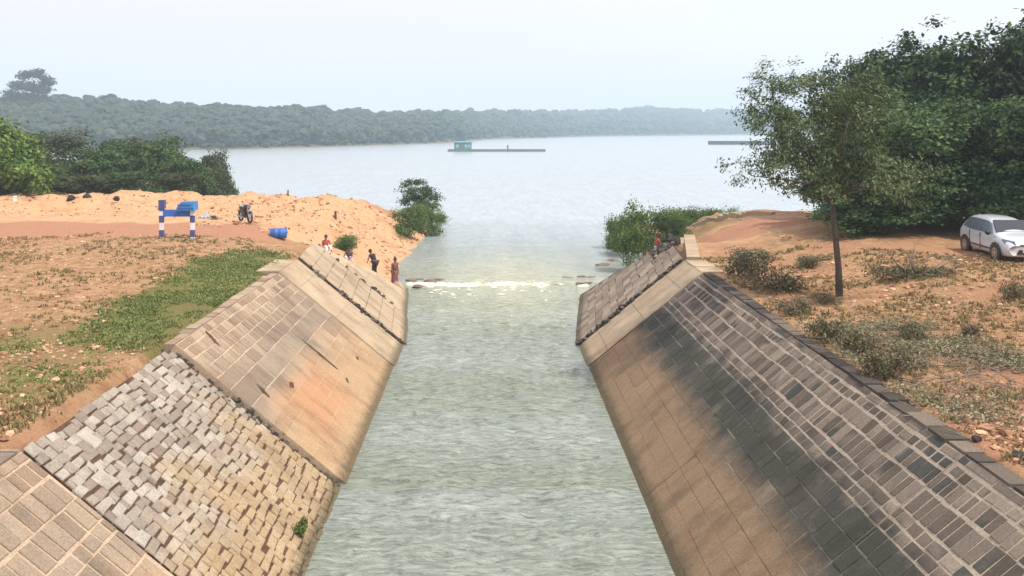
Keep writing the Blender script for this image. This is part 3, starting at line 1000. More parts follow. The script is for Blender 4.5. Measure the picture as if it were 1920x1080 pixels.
# --- library of crowns
def dense_blobs(seed, w_, h_, n=16, low=.1):
    r = random.Random(seed)
    bl = []
    for i in range(n):
        a = r.uniform(0, 6.28); rr = w_ * .5 * math.sqrt(r.random()) * .8
        z = h_ * (low + (.9 - low) * r.random())
        lim = 1 - .45 * (z / h_) ** 2
        s_ = r.uniform(.18, .3) * w_
        bl.append((math.cos(a) * rr * lim, math.sin(a) * rr * lim, z, s_, s_, s_ * r.uniform(.55, .8)))
    return bl
def lib_tree(seed, w_, h_, n, size, mat, low=.12, nb=16, lump=.4, shell=.28, clump=0, csize=.3):
    return crown_mesh('crown', dense_blobs(seed, w_, h_, nb, low), n, size, M[mat], seed, shell, lump, .55, .2, clump, csize)
C_ = {}
for i in range(3):
    C_['dense%d' % i] = lib_tree(100 + i, 7.0, 8.0, 26000, .12, 'leaf_dense', .08, 26, .55, .3, 520, .27)
    C_['feather%d' % i] = lib_tree(120 + i, 5.5, 5.6, 22000, .09, 'leaf_feathery', .08, 18, .6, .3, 480, .23)
    C_['scrub%d' % i] = lib_tree(140 + i, 5.0, 4.6, 11000, .12, 'leaf_scrub', .12, 16, .5, .3, 500, .28)
    C_['green%d' % i] = lib_tree(160 + i, 4.4, 4.2, 9000, .12, 'leaf_feathery', .12, 14, .5, .3, 420, .26)
    C_['shrub%d' % i] = lib_tree(180 + i, 2.2, 1.5, 4200, .055, 'leaf_shrub', .1, 12, .5, .35, 240, .14)
    C_['dry%d' % i] = lib_tree(200 + i, 1.5, .6, 1500, .045, 'leaf_dry', .15, 8, .5, .45, 130, .1)
    C_['low%d' % i] = lib_tree(220 + i, 1.6, .6, 1500, .04, 'leaf_low', .12, 9, .8, .5, 110, .1)
C_['lime0'] = lib_tree(301, 4.4, 4.6, 9000, .12, 'leaf_lime', .25, 14, .4, .3, 420, .28)
TR = {}
def trunk_mesh(seed, h_, r0, spread, nl=6):
    key = (seed, h_)
    if key not in TR:
        mb = MB(); limb_tree(mb, (0, 0, -.2), h_, r0, (random.Random(seed).uniform(-.4, .4), 0), spread, nl, seed, .3)
        TR[key] = mb.mesh('trunk', M['bark'], True)
    return TR[key]
def put_tree(name, crown, px, py_base, py_top, w_px, label, cat='tree', group=None, Y=None, rz=0, trunk=True, base_h=None, lib=(7.0, 8.0), z=None, tr_seed=1):
    """stand a tree on the terrain so that it spans these rows of the photograph"""
    if Y is None:
        b = TP(px, py_base)
    else:
        X = (px - VX) * Y / F
        b = np.array((X, Y, tz(X, Y) if z is None else z))
    h = HC + (HY - py_top) * b[1] / F - b[2]
    wd = w_px * b[1] / F
    t = thing(name, label, cat, tuple(b), rz, group)
    if trunk:
        tr = link('trunk', trunk_mesh(tr_seed, lib[1] * .8, .2 if lib[1] > 5 else .1, lib[0] * .36), t)
        tr.scale = (wd / lib[0], wd / lib[0], h / lib[1])
    c = link('crown', C_[crown], t)
    c.scale = (wd / lib[0], wd / lib[0], h / lib[1] * (.86 if lib[1] < 2 else .95))
    return t

# big dense mass at the right
g = 'tall trees massed behind the parked car'
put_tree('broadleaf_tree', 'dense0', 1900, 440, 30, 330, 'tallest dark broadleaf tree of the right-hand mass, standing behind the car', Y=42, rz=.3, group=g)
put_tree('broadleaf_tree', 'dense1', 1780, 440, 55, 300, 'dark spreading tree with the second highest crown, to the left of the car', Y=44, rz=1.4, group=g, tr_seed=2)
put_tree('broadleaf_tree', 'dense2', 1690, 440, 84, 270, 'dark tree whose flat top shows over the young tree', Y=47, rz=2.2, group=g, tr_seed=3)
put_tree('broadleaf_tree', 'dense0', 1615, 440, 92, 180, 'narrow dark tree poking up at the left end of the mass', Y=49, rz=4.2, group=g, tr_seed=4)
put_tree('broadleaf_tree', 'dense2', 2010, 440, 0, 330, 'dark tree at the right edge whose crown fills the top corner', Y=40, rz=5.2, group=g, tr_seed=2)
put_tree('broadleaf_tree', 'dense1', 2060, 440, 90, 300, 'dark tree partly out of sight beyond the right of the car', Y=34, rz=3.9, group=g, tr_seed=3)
g2 = 'feathery trees with boughs down to the ground'
put_tree('feathery_tree', 'feather0', 1700, 440, 190, 290, 'feathery green tree directly behind the young tree, boughs sweeping the ground', Y=37.5, rz=0, group=g2, lib=(5.5, 5.6))
put_tree('feathery_tree', 'feather1', 1790, 440, 150, 280, 'taller feathery green tree between the young tree and the car', Y=38.5, rz=1.5, group=g2, lib=(5.5, 5.6), tr_seed=2)
put_tree('feathery_tree', 'feather2', 1600, 432, 250, 200, 'lowest feathery tree at the lakeward end of the mass', Y=41, rz=2.5, group=g2, lib=(5.5, 5.6), tr_seed=3)
put_tree('feathery_tree', 'feather0', 1890, 440, 180, 260, 'feathery green tree just behind the roof of the car', Y=36, rz=3.5, group=g2, lib=(5.5, 5.6), tr_seed=4)
put_tree('feathery_tree', 'feather1', 1990, 440, 200, 260, 'feathery tree cut by the right edge beyond the car', Y=35, rz=4.5, group=g2, lib=(5.5, 5.6), tr_seed=1)
put_tree('feathery_tree', 'feather2', 1660, 440, 330, 220, 'low leafy tree crouching at the foot of the mass behind the trunk', Y=36.5, rz=5.5, group=g2, lib=(5.5, 5.6), trunk=False)

# left dark bushes beyond the sand
gl = 'bushy trees lining the sand on the left'
ltrees = [(-60, 250, 190, 'scrub0', 72, 'dark bushy tree at the left edge under the bright green one'), (30, 262, 150, 'scrub1', 70, 'dark bushy tree behind the white post'),
          (95, 245, 130, 'scrub2', 78, 'dark tree rising highest above the left end of the sand'), (165, 272, 120, 'green0', 70, 'greener bushy tree above the first two black boulders'),
          (215, 262, 100, 'green1', 77, 'mid-green tree behind the third black boulder'), (262, 256, 100, 'scrub0', 80, 'rounded dark tree at the middle of the left row'),
          (300, 256, 100, 'green2', 73, 'dark tree right behind the blue frame'), (345, 290, 90, 'green2', 70, 'lower green bush right of the blue frame'),
          (378, 300, 90, 'scrub1', 74, 'small dark tree second from the lakeward end'), (405, 278, 70, 'scrub0', 77, 'upright dark tree at the lakeward tip of the row'),
          (250, 318, 90, 'green0', 67, 'low pale green bush at the front foot of the left row'), (120, 320, 110, 'scrub1', 67, 'low dark bush filling the front of the left row'),
          (330, 322, 80, 'scrub2', 68, 'low dark bush just left of the sandy headland'), (30, 318, 110, 'scrub2', 66, 'low dark bush at the far left front'),
          (190, 322, 90, 'scrub0', 67, 'low dark bush in front of the greener tree'), (428, 320, 40, 'green1', 78, 'small round bush last towards the lake')]
for i, (px, top, wp, cr_, Y_, lab) in enumerate(ltrees):
    put_tree('bushy_tree', cr_, px, 380, top, wp, lab, Y=Y_, rz=i * 1.3, group=gl, lib=(4.4, 4.2) if 'green' in cr_ else (5.0, 4.6), tr_seed=1 + i % 4)
put_tree('bright_tree', 'lime0', -5, 380, 212, 150, 'bright lime green tree reaching in at the left edge', Y=62, rz=.5, lib=(4.4, 4.6))

# shrubs at the channel mouth
sh = [(765, 445, 385, 70, 'shrub0', 'leafy shrub lowest on the left sand slope, at the channel mouth'), (800, 440, 385, 75, 'shrub1', 'rounded shrub under the umbrella-shaped tree'),
      (822, 432, 395, 45, 'shrub2', 'shrub nearest the lake at the left channel mouth'), (780, 420, 378, 60, 'shrub2', 'shrub growing higher up behind the left mouth shrubs'),
      (648, 470, 438, 62, 'shrub0', 'small green bush on the sand behind a seated person')]
for i, (px, b, t_, wp, cr_, lab) in enumerate(sh):
    put_tree('shrub', cr_, px, b, t_, wp, lab, 'shrub', rz=i * 1.1, lib=(2.2, 1.5), trunk=False, group='green shrubs about the channel mouth')
b = TP(790, 415)
ut = thing('umbrella_tree', 'small flat-topped tree over the shrubs of the left channel mouth', 'tree', tuple(b))
s2 = b[1] / F
mb = MB(); limb_tree(mb, (0, 0, -.1), (415 - 362) * s2, .06, (.1, 0), 1.3, 6, 5, .3)
mb.build('trunk', M['bark'], ut, smooth=True)
bl = [((px - 790) * s2, dy, (415 - py) * s2, rx * s2, rx * s2, rz_ * s2) for px, py, rx, rz_, dy in
      ((762, 345, 13, 6, 0), (782, 342, 15, 6, .5), (772, 358, 20, 9, -.4), (798, 357, 20, 10, .3), (815, 370, 17, 10, 0), (785, 372, 26, 11, .6), (762, 377, 14, 9, -.3), (800, 384, 28, 12, -.6))]
link('crown', crown_mesh('crown', bl, 5000, .09, M['leaf_feathery'], 61, .5, .5, .5, 0, 260, .2), ut)

shr = [(1150, 420, 404, 50, 'shrub1'), (1195, 432, 376, 85, 'shrub0'), (1180, 455, 410, 70, 'shrub2'), (1240, 425, 388, 90, 'shrub1'), (1290, 420, 386, 80, 'shrub0'),
       (1330, 413, 384, 70, 'shrub2'), (1370, 408, 388, 60, 'shrub1'), (1252, 425, 400, 60, 'shrub2'), (1275, 432, 400, 50, 'shrub1')]
labs = ['shrub overhanging the water at the outer corner of the right mouth', 'tallest pale shrub of the right channel mouth', 'shrub lowest down towards the rough wing wall',
        'leafy shrub behind the person in red', 'bright shrub in the middle of the right-hand thicket', 'low shrub where the thicket meets the curved kerb', 'last low shrub towards the young tree',
        'low shrub just above the person in red', 'small shrub beside the top of the curved kerb']
for i, ((px, b_, t_, wp, cr_), lab) in enumerate(zip(shr, labs)):
    Yb = min(P(px, b_, 1.8)[1], 86)
    X_ = (px - VX) * Yb / F
    put_tree('shrub', cr_, px, b_, t_, wp, lab, 'shrub', Y=Yb, rz=i * 1.7, lib=(2.2, 1.5), trunk=False, group='green shrubs about the channel mouth')

# low bushes of the right bank
lows = [(1405, 520, 470, 90, 'low0', 'dark low bush nearest the pale corner of the right wall'), (1450, 545, 495, 120, 'low1', 'wide grey-brown bush left of the young tree'),
        (1490, 590, 555, 80, 'low2', 'small dark bush below the young tree near the wall'), (1400, 485, 462, 90, 'dry0', 'dry straw-coloured tuft near the far pale corner'),
        (1545, 640, 590, 110, 'low0', 'green bush of cut leaves at the left end of the litter'), (1660, 705, 640, 110, 'low1', 'dark grey bush in the middle of the cut branches'),
        (1905, 560, 522, 70, 'low2', 'grey-green bush at the right edge below the car'), (1520, 500, 478, 70, 'dry1', 'dry tuft between the kerb and the young tree'),
        (1820, 630, 605, 50, 'low0', 'small dark weed standing alone on the right bank'), (1715, 640, 600, 60, 'dry2', 'small dry bush behind the cut branches'),
        (1560, 570, 545, 70, 'low1', 'dark weeds hugging the foot of the young tree'), (1600, 660, 615, 90, 'dry0', 'pale leafy bush between the two cut piles')]
for i, (px, b_, t_, wp, cr_, lab) in enumerate(lows):
    put_tree('bush', cr_, px, b_, t_, wp, lab, 'bush', rz=i * .9, lib=(1.6, .6) if 'low' in cr_ else (1.5, .6), trunk=False, group='low bushes on the right bank')

wp_ = S(-1, 17.3, .42, .0)
wd_ = thing('weed', 'small green weed rooted in the rubble lining at the water edge', 'plant', tuple(wp_))
link('foliage', crown_mesh('foliage', [(0, 0, .12, .14, .2, .14), (.03, .15, .16, .1, .12, .12)], 260, .035, M['leaf_shrub'], 31, .4), wd_)
# felled branches fanning out by the car
bb = TP(1715, 520)
s3 = bb[1] / F
fb = thing('brush_pile', 'heap of felled branches fanning out on the dirt left of the car', 'brush pile', tuple(bb))
r3 = random.Random(4)
for ends in ((-60, 62), (-25, 58), (95, 48), (70, 40), (30, 50), (-80, 20), (85, 8), (10, 62), (-45, 35), (50, 20), (110, 25)):
    e_ = Vector((ends[0] * s3, r3.uniform(-.5, .6), ends[1] * s3 * .9))
    m_ = e_ * .5 + Vector((r3.uniform(-.1, .1), 0, -.08))
    mbb = MB().tube([(0, 0, .02), m_, e_], [.04, .028, .01], 6)
    for k in range(3):
        st_ = m_.lerp(e_, r3.random()); mbb.tube([st_, st_ + Vector((r3.uniform(-.25, .25), r3.uniform(-.2, .2), r3.uniform(0, .25)))], [.012, .004], 5)
    mbb.build('branch', M['bark_pale'], fb, smooth=True)
link('foliage', crown_mesh('foliage', [(-.9, 0, .2, .8, .5, .14), (0, .1, .2, .9, .5, .16), (.8, 0, .16, .8, .5, .14), (0, -.3, .1, 1.5, .4, .1)], 2000, .045, M['leaf_low'], 77, .4), fb)

# scattered cut twigs and leaves
def region_pts(poly_px, n, r, z=ZB):
    poly = pix_poly(poly_px, z)
    xs = [p[0] for p in poly]; ys = [p[1] for p in poly]
    o = np.zeros((0, 2))
    while len(o) < n:
        c = np.stack([r.uniform(min(xs), max(xs), n * 2), r.uniform(min(ys), max(ys), n * 2)], 1)
        c = c[(sdist(c[:, 0], c[:, 1], poly) > 0)]
        o = np.concatenate([o, c])
    return o[:n]
rr_ = np.random.default_rng(9)
cut = region_pts([(1500, 590), (1700, 585), (1940, 650), (1940, 770), (1760, 770), (1640, 720), (1540, 640)], 420, rr_, 3.6)
pts_, nn = [], []
k = rr_.integers(0, len(cut), 15000)
off = rr_.normal(0, 1, (15000, 2)) * .22
xy = cut[k] + off
z_ = terrain(xy[:, 0], xy[:, 1])
keep = vnoise(xy[:, 0] * .9, xy[:, 1] * .9, s=4) > -.25
p3 = np.stack([xy[:, 0], xy[:, 1], z_ + rr_.uniform(.01, .16, len(z_))], 1)[keep]
V, Fq = leaves(p3, np.tile((0, 0, 1.), (len(p3), 1)), .042, rr_, .4)
link('leaf_litter', make_mesh('leaf_litter', V, Fq, M['leaf_cut']), kind='stuff')
mb = MB()
for i in range(500):
    c = cut[rr_.integers(0, len(cut))] + rr_.normal(0, .4, 2)
    a = rr_.uniform(0, 6.28); ln = rr_.uniform(.2, .8)
    p0 = np.array((c[0], c[1], tz(c[0], c[1]) + .03)); p1 = p0 + np.array((math.cos(a) * ln, math.sin(a) * ln, rr_.uniform(0, .2)))
    mb.tube([tuple(p0), tuple(p1)], [.014, .004], 4, False)
mb.build('twigs', M['bark_pale'], kind='stuff')

# grass: bent blades in tufts
def grass(name, xy, hgt, mat, r, blades=6, wid=.012):
    n = len(xy) * blades
    b = np.repeat(xy, blades, 0) + r.normal(0, .05, (n, 2))
    z_ = terrain(b[:, 0], b[:, 1]) - .02
    hh = np.repeat(hgt, blades) * r.uniform(.5, 1.2, n)
    a = r.uniform(0, 6.28, n); ln = hh * r.uniform(.2, .8, n)
    dx, dy = np.cos(a), np.sin(a)
    w_ = wid * (1 + xy[:, 1].repeat(blades) / 18)
    A = np.stack([b[:, 0] - dy * w_, b[:, 1] + dx * w_, z_], 1)
    B = np.stack([b[:, 0] + dy * w_, b[:, 1] - dx * w_, z_], 1)
    Mm = np.stack([b[:, 0] + dx * ln * .4, b[:, 1] + dy * ln * .4, z_ + hh * .7], 1)
    side = np.stack([dy * w_ * .6, -dx * w_ * .6, 0 * w_], 1)
    T_ = np.stack([b[:, 0] + dx * ln, b[:, 1] + dy * ln, z_ + hh], 1)
    V = np.stack([A, B, Mm + side, T_, Mm - side], 1).reshape(-1, 3)
    i = np.arange(n) * 5
    F4 = np.stack([i, i + 1, i + 2, i + 4], 1); F3 = np.stack([i + 4, i + 2, i + 3], 1)
    return link(name, make_mesh(name, V, [F4, F3], mat), kind='stuff')
ga = region_pts([(190, 590), (330, 520), (420, 480), (520, 475), (530, 500), (480, 550), (330, 625), (250, 660), (200, 640)], 7500, rr_)
ga = np.concatenate([ga, region_pts([(190, 600), (250, 660), (190, 690), (60, 760), (-60, 800), (-200, 760), (0, 640)], 2200, rr_)])
ga = ga + rr_.normal(0, .45, ga.shape)
ga = ga[fbm(ga[:, 0] * .9, ga[:, 1] * .9, o=3, s=8) > -.1 + rr_.uniform(-.5, .4, len(ga))]
ga = ga[(ga[:, 0] < -8.0)]
grass('grass', ga, rr_.uniform(.03, .10, len(ga)), M['grass'], rr_)
gd = np.concatenate([region_pts([(0, 450), (250, 440), (520, 455), (520, 475), (330, 520), (190, 590), (0, 640), (-200, 700), (-200, 480)], 2600, rr_),
                     region_pts([(1310, 470), (1500, 462), (1940, 520), (1940, 860), (1700, 770), (1380, 540)], 4200, rr_, 3.6),
                     region_pts([(0, 780), (200, 690), (320, 640), (200, 740), (0, 860), (-100, 900)], 700, rr_)])
gd = gd[(vnoise(gd[:, 0] * .8, gd[:, 1] * .8, s=18) > -.15)]
gd = gd[np.abs(gd[:, 0]) > 8.1]
grass('dry_grass', gd, rr_.uniform(.04, .14, len(gd)), M['grass_dry'], rr_)

# loose stones and clods
M['clod'] = (lambda t: (t.bsdf(t.mix(1.0, t.ramp(t.rnd(), [(0, (.2, .1, .06)), (.5, (.44, .25, .15)), (1, (.62, .42, .28))]), t.ramp(t.noise(30, 4), [(.3, .8), (.7, 1.15)]), 'MULTIPLY'), .95, spec=.2), t.m)[1])(NT('clod'))
lp = np.concatenate([region_pts([(0, 450), (250, 445), (500, 460), (420, 480), (330, 520), (200, 580), (200, 620), (0, 700), (-300, 800), (-300, 480)], 3000, rr_),
                     region_pts([(-300, 650), (250, 640), (330, 630), (40, 840), (-200, 900)], 1100, rr_)])
lp = lp[lp[:, 0] < -8.1]
lz = terrain(lp[:, 0], lp[:, 1])
scatter_rocks('stones', np.column_stack([lp, lz]), rr_.gamma(2.0, .012, len(lp)) + .012, M['clod'], 0, .6, .3, 3)
rp = np.concatenate([region_pts([(1320, 480), (1940, 500), (1940, 900), (1700, 780), (1400, 540)], 1800, rr_, 3.6), region_pts([(1650, 760), (1940, 720), (1940, 900), (1820, 840)], 700, rr_, 3.6)])
rp = rp[rp[:, 0] > 8.2]
scatter_rocks('pebbles', np.column_stack([rp, terrain(rp[:, 0], rp[:, 1])]), rr_.gamma(2.0, .014, len(rp)) + .012, M['clod'], 0, .6, .3, 4)
xs_ = np.concatenate([rr_.uniform(-60, -6, 3000), rr_.uniform(-16, -5, 900)]); ys_ = np.concatenate([rr_.uniform(50, 66, 3000), rr_.uniform(44, 66, 900)])
zz_ = terrain(xs_, ys_)
kp = (zz_ > .15)
scatter_rocks('sand_clods', np.column_stack([xs_, ys_, zz_])[kp], (rr_.gamma(2.0, .02, len(xs_)) + .015)[kp], M['clod'], 0, .6, .2, 6)

# stones awash at the sill, each one a thing
M['wet_rock'] = plain('wet_rock', (.16, .11, .09), .5, var=.3, scale=9)
rk = random.Random(8)
awash = [(772, 526, 16, 'brown stone awash closest to the left wing wall'), (788, 524, 12, 'dark pointed stone second from the left wing wall'), (805, 527, 18, 'long flat stone between the two pointed ones at the sill'),
         (822, 525, 15, 'reddish stone furthest out from the left bank at the sill'), (1060, 520, 9, 'small dark stone furthest out on the right of the sill'), (1072, 521, 7, 'smallest stone on the right of the sill'),
         (1090, 519, 12, 'flat stone midway along the right of the sill'), (1108, 520, 14, 'long low stone in the right shallows'), (1088, 531, 12, 'dark stone right against the white water on the right'),
         (1103, 530, 10, 'stone touching the foot of the right wing wall'), (1130, 497, 18, 'pale flat stone higher up in the right shallows'), (1150, 489, 16, 'stone on the water line under the right bank'),
         (783, 536, 14, 'stone below the white water on the left')]
for px, py, wp, lab in awash:
    p = P(px, py, .1)
    o = link('rock', rock_mesh('rock', M['wet_rock'], rk, 2, .35), None, (p[0], p[1], .08), (0, 0, rk.uniform(-.2, .2)))
    sz = wp * p[1] / F * .75
    o.scale = (sz, sz * .6, sz * .95)
    tag(o, lab, 'rock', 'stones awash at the sill')

# dark boulders on the sand ridge and lumps on the right bank
M['black_rock'] = plain('black_rock', (.02, .018, .02), .8, var=.3, scale=9)
for px, py, wp, lab in ((133, 387, 13, 'first of three black lumps on the sand ridge'), (163, 386, 13, 'middle one of three black lumps on the sand ridge'), (218, 386, 10, 'last and smallest of three black lumps on the sand ridge')):
    Yb = 57.5
    X_ = (px - VX) * Yb / F
    o = link('boulder', rock_mesh('boulder', M['black_rock'], rk, 2, .9), None, (X_, Yb, tz(X_, Yb) + .12))
    s_ = wp * Yb / F * .55
    o.scale = (s_, s_, s_); tag(o, lab, 'boulder', 'black lumps on the sand ridge')
for px, py, wp, lab in ((1712, 800, 42, 'dark stump with a shadowed hollow at the crest of the right wall'), (1832, 826, 18, 'small black clod alone on the red soil'), (1912, 862, 30, 'dark clod at the right edge near the coping')):
    p = TP(px, py)
    o = link('clod', rock_mesh('clod', M['dark'], rk, 2, .7), None, tuple(p + np.array((0, 0, .03))))
    s_ = wp * p[1] / F * .5
    o.scale = (s_, s_, s_); tag(o, lab, 'clod', 'dark clods on the right bank')

# ------------------------------------------------------------------ far shore: hills and forest
pxs = np.array([-1200, 0, 420, 600, 700, 840, 900, 1100, 1400, 1920, 3600], float)
pys = np.array([285, 283, 281, 276, 273, 268, 262, 256, 253, 252, 252], float)
kx = np.array([-1200, 0, 40, 120, 210, 300, 400, 550, 700, 900, 960, 1100, 1200, 1400, 1920, 3600], float)
ky = np.array([190, 186, 178, 184, 184, 193, 199, 203, 210, 212, 211, 210, 206, 209, 206, 200], float)
def shoreY(a):
    return HC * F / (np.interp(a * F + VX, pxs, pys) - HY)
def ridge_top(a, D):
    return HC + (HY - np.interp(a * F + VX, kx, ky)) * D / F
TREE = 6.5
def hill_z(a, t):
    Dr = shoreY(a) * 1.5
    top = ridge_top(a, Dr) - TREE
    return .15 + (np.maximum(top, 2)) * np.clip(t, 0, 1) ** .85
A = np.linspace(-1.1, 1.1, 240); Tt = np.concatenate([[-.06, -.02, 0, .02, .05], np.linspace(.1, 1, 14), [1.3]])
AA, TTg = np.meshgrid(A, Tt)
DD = shoreY(AA) * (1 + .5 * TTg)
HZ = np.where(TTg < 0, -1.5, hill_z(AA, TTg)) + fbm(AA * 40, TTg * 6, o=3, s=90) * .8 * (TTg > .03) * (TTg < 1.1)
i = np.arange(AA.size).reshape(AA.shape)
f = np.stack([i[:-1, :-1], i[:-1, 1:], i[1:, 1:], i[1:, :-1]], -1).reshape(-1, 4)
M['hill'] = (lambda t: (t.bsdf(t.ramp(t.noise(.02, 5), [(.35, (.16, .12, .08)), (.6, (.1, .1, .05))]), .95, spec=.1), t.m)[1])(NT('hill_soil'))
link('hills', make_mesh('hills', np.stack([(AA * DD).ravel(), DD.ravel(), HZ.ravel()], 1), f, M['hill'], True), kind='structure')
# crowns
rf = np.random.default_rng(12)
def crown_cloud(name, X, Y_, Z_, Rr, mat, r, sub=1, parts=3, kind='stuff'):
    V0, F0 = ICO[sub]
    n = len(X); vs, fs = [], []; base = 0
    for p_ in range(parts):
        ox = r.uniform(-.55, .55, n) * Rr; oy = r.uniform(-.55, .55, n) * Rr; oz = r.uniform(-.5, .5, n) * Rr
        s_ = Rr * r.uniform(.25, .7, n)
        Vj = V0[None] * (1 + r.uniform(-.28, .28, (n, len(V0), 1)))
        Vj = Vj * s_[:, None, None] * np.array((1, 1, .75)) + np.stack([X + ox, Y_ + oy, Z_ + oz], 1)[:, None, :]
        vs.append(Vj.reshape(-1, 3)); fs.append((F0[None] + (np.arange(n) * len(V0))[:, None, None]).reshape(-1, 3) + base)
        base += n * len(V0)
    return link(name, make_mesh(name, np.concatenate(vs), np.concatenate(fs), mat), kind=kind)
n = 7500
a = rf.uniform(-.72, .78, n); t_ = .035 + rf.random(n) ** 1.2 * 1.0
D_ = shoreY(a) * (1 + .5 * t_)
Rr = (1.8 + .0036 * D_) * rf.uniform(.45, 1.45, n)
zz = hill_z(a, t_)
hvar = 1 + .35 * fbm(a * 60, t_ * 5, o=2, s=5)
crown_cloud('forest', a * D_, D_, zz + TREE * .62 * hvar * rf.uniform(.75, 1.15, n), Rr, M['leaf_far'], rf, 1, 7)
n = 900
a = rf.uniform(-.72, .78, n); t_ = rf.uniform(.02, .07, n); D_ = shoreY(a) * (1 + .5 * t_)
crown_cloud('undergrowth', a * D_, D_, hill_z(a, t_) + 1.2, 2.0 + .0015 * D_, M['leaf_far'], rf, 1, 2)
# the big tree breaking the skyline at the left, and smaller ones along the ridge
C_['ridge'] = crown_mesh('crown', [(-3.2, 0, 9.5, 3.0, 3, 1.3), (-1.5, 0, 12.2, 2.4, 2, 1.4), (2.0, 0, 12.6, 2.2, 2, 1.6), (4.3, 0, 10.6, 2.4, 2, 1.5), (0, 0, 9.0, 3, 3, 1.4), (3, 0, 8.2, 3, 3, 1.3), (-5, 0, 6.5, 3, 3, 2), (0, 0, 5.5, 5, 4, 2.5)], 4200, .42, M['leaf_far'], 91, .4, .4)
mb = MB(); limb_tree(mb, (0, 0, -3), 14, .5, (.5, 0), 4.5, 8, 3, .35)
rtm = mb.mesh('trunk', M['bark'], True)
def ridge_tree(px, top, Dv, wpx, label):
    X_ = (px - VX) * Dv / F
    a_ = (px - VX) / F
    zt = HC + (HY - top) * Dv / F
    wd = wpx * Dv / F / 13
    hh = 22 * wpx * 1.0 * Dv / F / 22 / 14
    t = thing('skyline_tree', label, 'tree', (X_, Dv, zt - 14 * wd))
    o = link('trunk', rtm, t); o.scale = (wd, wd, wd)
    o = link('crown', C_['ridge'], t); o.scale = (wd, wd, wd)
    return t
ridge_tree(58, 128, 420, 90, 'large tree with an open forked crown high on the left skyline')
ridge_tree(200, 176, 470, 60, 'broad tree on the skyline right of the forked one')
ridge_tree(600, 196, 560, 46, 'low tree topping the ridge above the lake')
ridge_tree(960, 204, 900, 34, 'small tree breaking the middle of the far ridge')
ridge_tree(1205, 197, 1450, 60, 'wide low tree on the ridge near the young tree')

# pale beach at the left far shore is part of the hills; floating pump house
M['teal'] = plain('teal', (.06, .2, .22), .6, scale=.6)
M['teal_light'] = plain('teal_light', (.22, .42, .44), .6, scale=.6)
M['raft'] = plain('raft', (.12, .14, .12), .8, scale=.6)
pb = P(930, 284, .1)
sp = pb[1] / F
ph = thing('floating_pump_house', 'teal pump house on a long low pontoon out on the lake', 'pump house', (pb[0], pb[1], .1))
X0 = lambda px: (px - 930) * sp
MB().box(((X0(840) + X0(1022)) / 2, 0, .35), (X0(1022) - X0(840), 5, .9)).build('pontoon', M['raft'], ph)
MB().box((X0(868), 0, 2.0), (X0(885) - X0(853), 4.5, 2.6)).build('wall', M['teal'], ph)
MB().box((X0(868), 0, 3.45), (X0(888) - X0(850), 5.2, .35)).build('roof', M['teal_light'], ph)
for xx in (858, 874, 880):
    MB().box((X0(xx), -2.3, 2.0), (.9, .12, 1.1)).build('window', M['teal_light'], ph)
MB().box((X0(866), -2.31, 1.6), (1.0, .12, 1.8)).build('door', M['raft'], ph)
MB().tube([(X0(952), 0, .8), (X0(952), 0, 2.3)], .25, 8).build('bollard', M['raft'], ph)
pb = P(1390, 271, .1); sp = pb[1] / F
fl = thing('pontoon', 'long dark pontoon afloat at the far right, half behind the young tree', 'pontoon', (pb[0], pb[1], .1))
M['dark_raft'] = plain('dark_raft', (.035, .035, .045), .7, scale=.6)
for k in range(6):
    MB().box(((-50 + k * 20 + 10) * sp - 3, 0, .8), (20 * sp - .3, 4, 1.7)).build('float', M['dark_raft'], fl)
MB().box(((10) * sp - 3, 0, 1.75), (120 * sp, 3.4, .2)).build('deck', M['raft'], fl)

# ------------------------------------------------------------------ blue and white frame
M['blue'] = plain('blue_paint', (.035, .13, .46), .5, scale=3)
M['blue2'] = plain('blue_sheet', (.05, .24, .55), .55, scale=3)
M['navy'] = plain('navy_paint', (.07, .08, .22), .6, scale=4)
M['white'] = plain('white_paint', (.78, .74, .76), .6, scale=4, var=.08)
base = TP(332, 447)
sf = base[1] / F
fr = thing('painted_frame', 'blue and white frame of two banded posts carrying a blue crossbeam', 'frame', tuple(base))
def fx(px): return (px - 332) * sf
def fz(py): return (447 - py) * sf
for px, lean in ((303, -1), (361, 1)):
    post = MB().box((fx(px), 0, fz(395) / 2 - .05), (.16, .16, fz(395) + .1)).build('post', M['white'], fr)
    for a_, b_, mt in ((444, 431, 'navy'), (417, 404, 'navy')):
        MB().box((fx(px), 0, (fz(a_) + fz(b_)) / 2), (.176, .176, fz(b_) - fz(a_))).build('band', M[mt], post)
    MB().box((fx(px), 0, fz(395) + .05), (.19, .19, .1)).build('cap', M['blue'], post)
MB().box((fx(332), 0, (fz(406) + fz(393)) / 2), (fx(358) - fx(306), .13, fz(393) - fz(406))).build('crossbeam', M['blue'], fr)
MB().box((fx(304), 0, (fz(390) + fz(376)) / 2), (.25, .25, fz(377) - fz(393))).build('post_head', M['navy'], fr)
# sheet-metal housing over the right post, sloping down to the beam
hp = [(fx(333), fz(394)), (fx(368), fz(394)), (fx(367), fz(377)), (fx(344), fz(378)), (fx(337), fz(385))]
V_ = [(x, -.28, z) for x, z in hp] + [(x, .28, z) for x, z in hp]
m_ = len(hp)
MB().add(V_, [tuple(range(m_)), tuple(range(2 * m_ - 1, m_ - 1, -1))] + [(k, k + m_, (k + 1) % m_ + m_, (k + 1) % m_) for k in range(m_)]).build('housing', M['blue2'], fr)
MB().box((fx(350), -.29, fz(383)), (.62, .03, .04)).build('rib', M['blue'], fr)
MB().box((fx(352), -.29, fz(389)), (.7, .03, .04)).build('rib', M['blue'], fr)

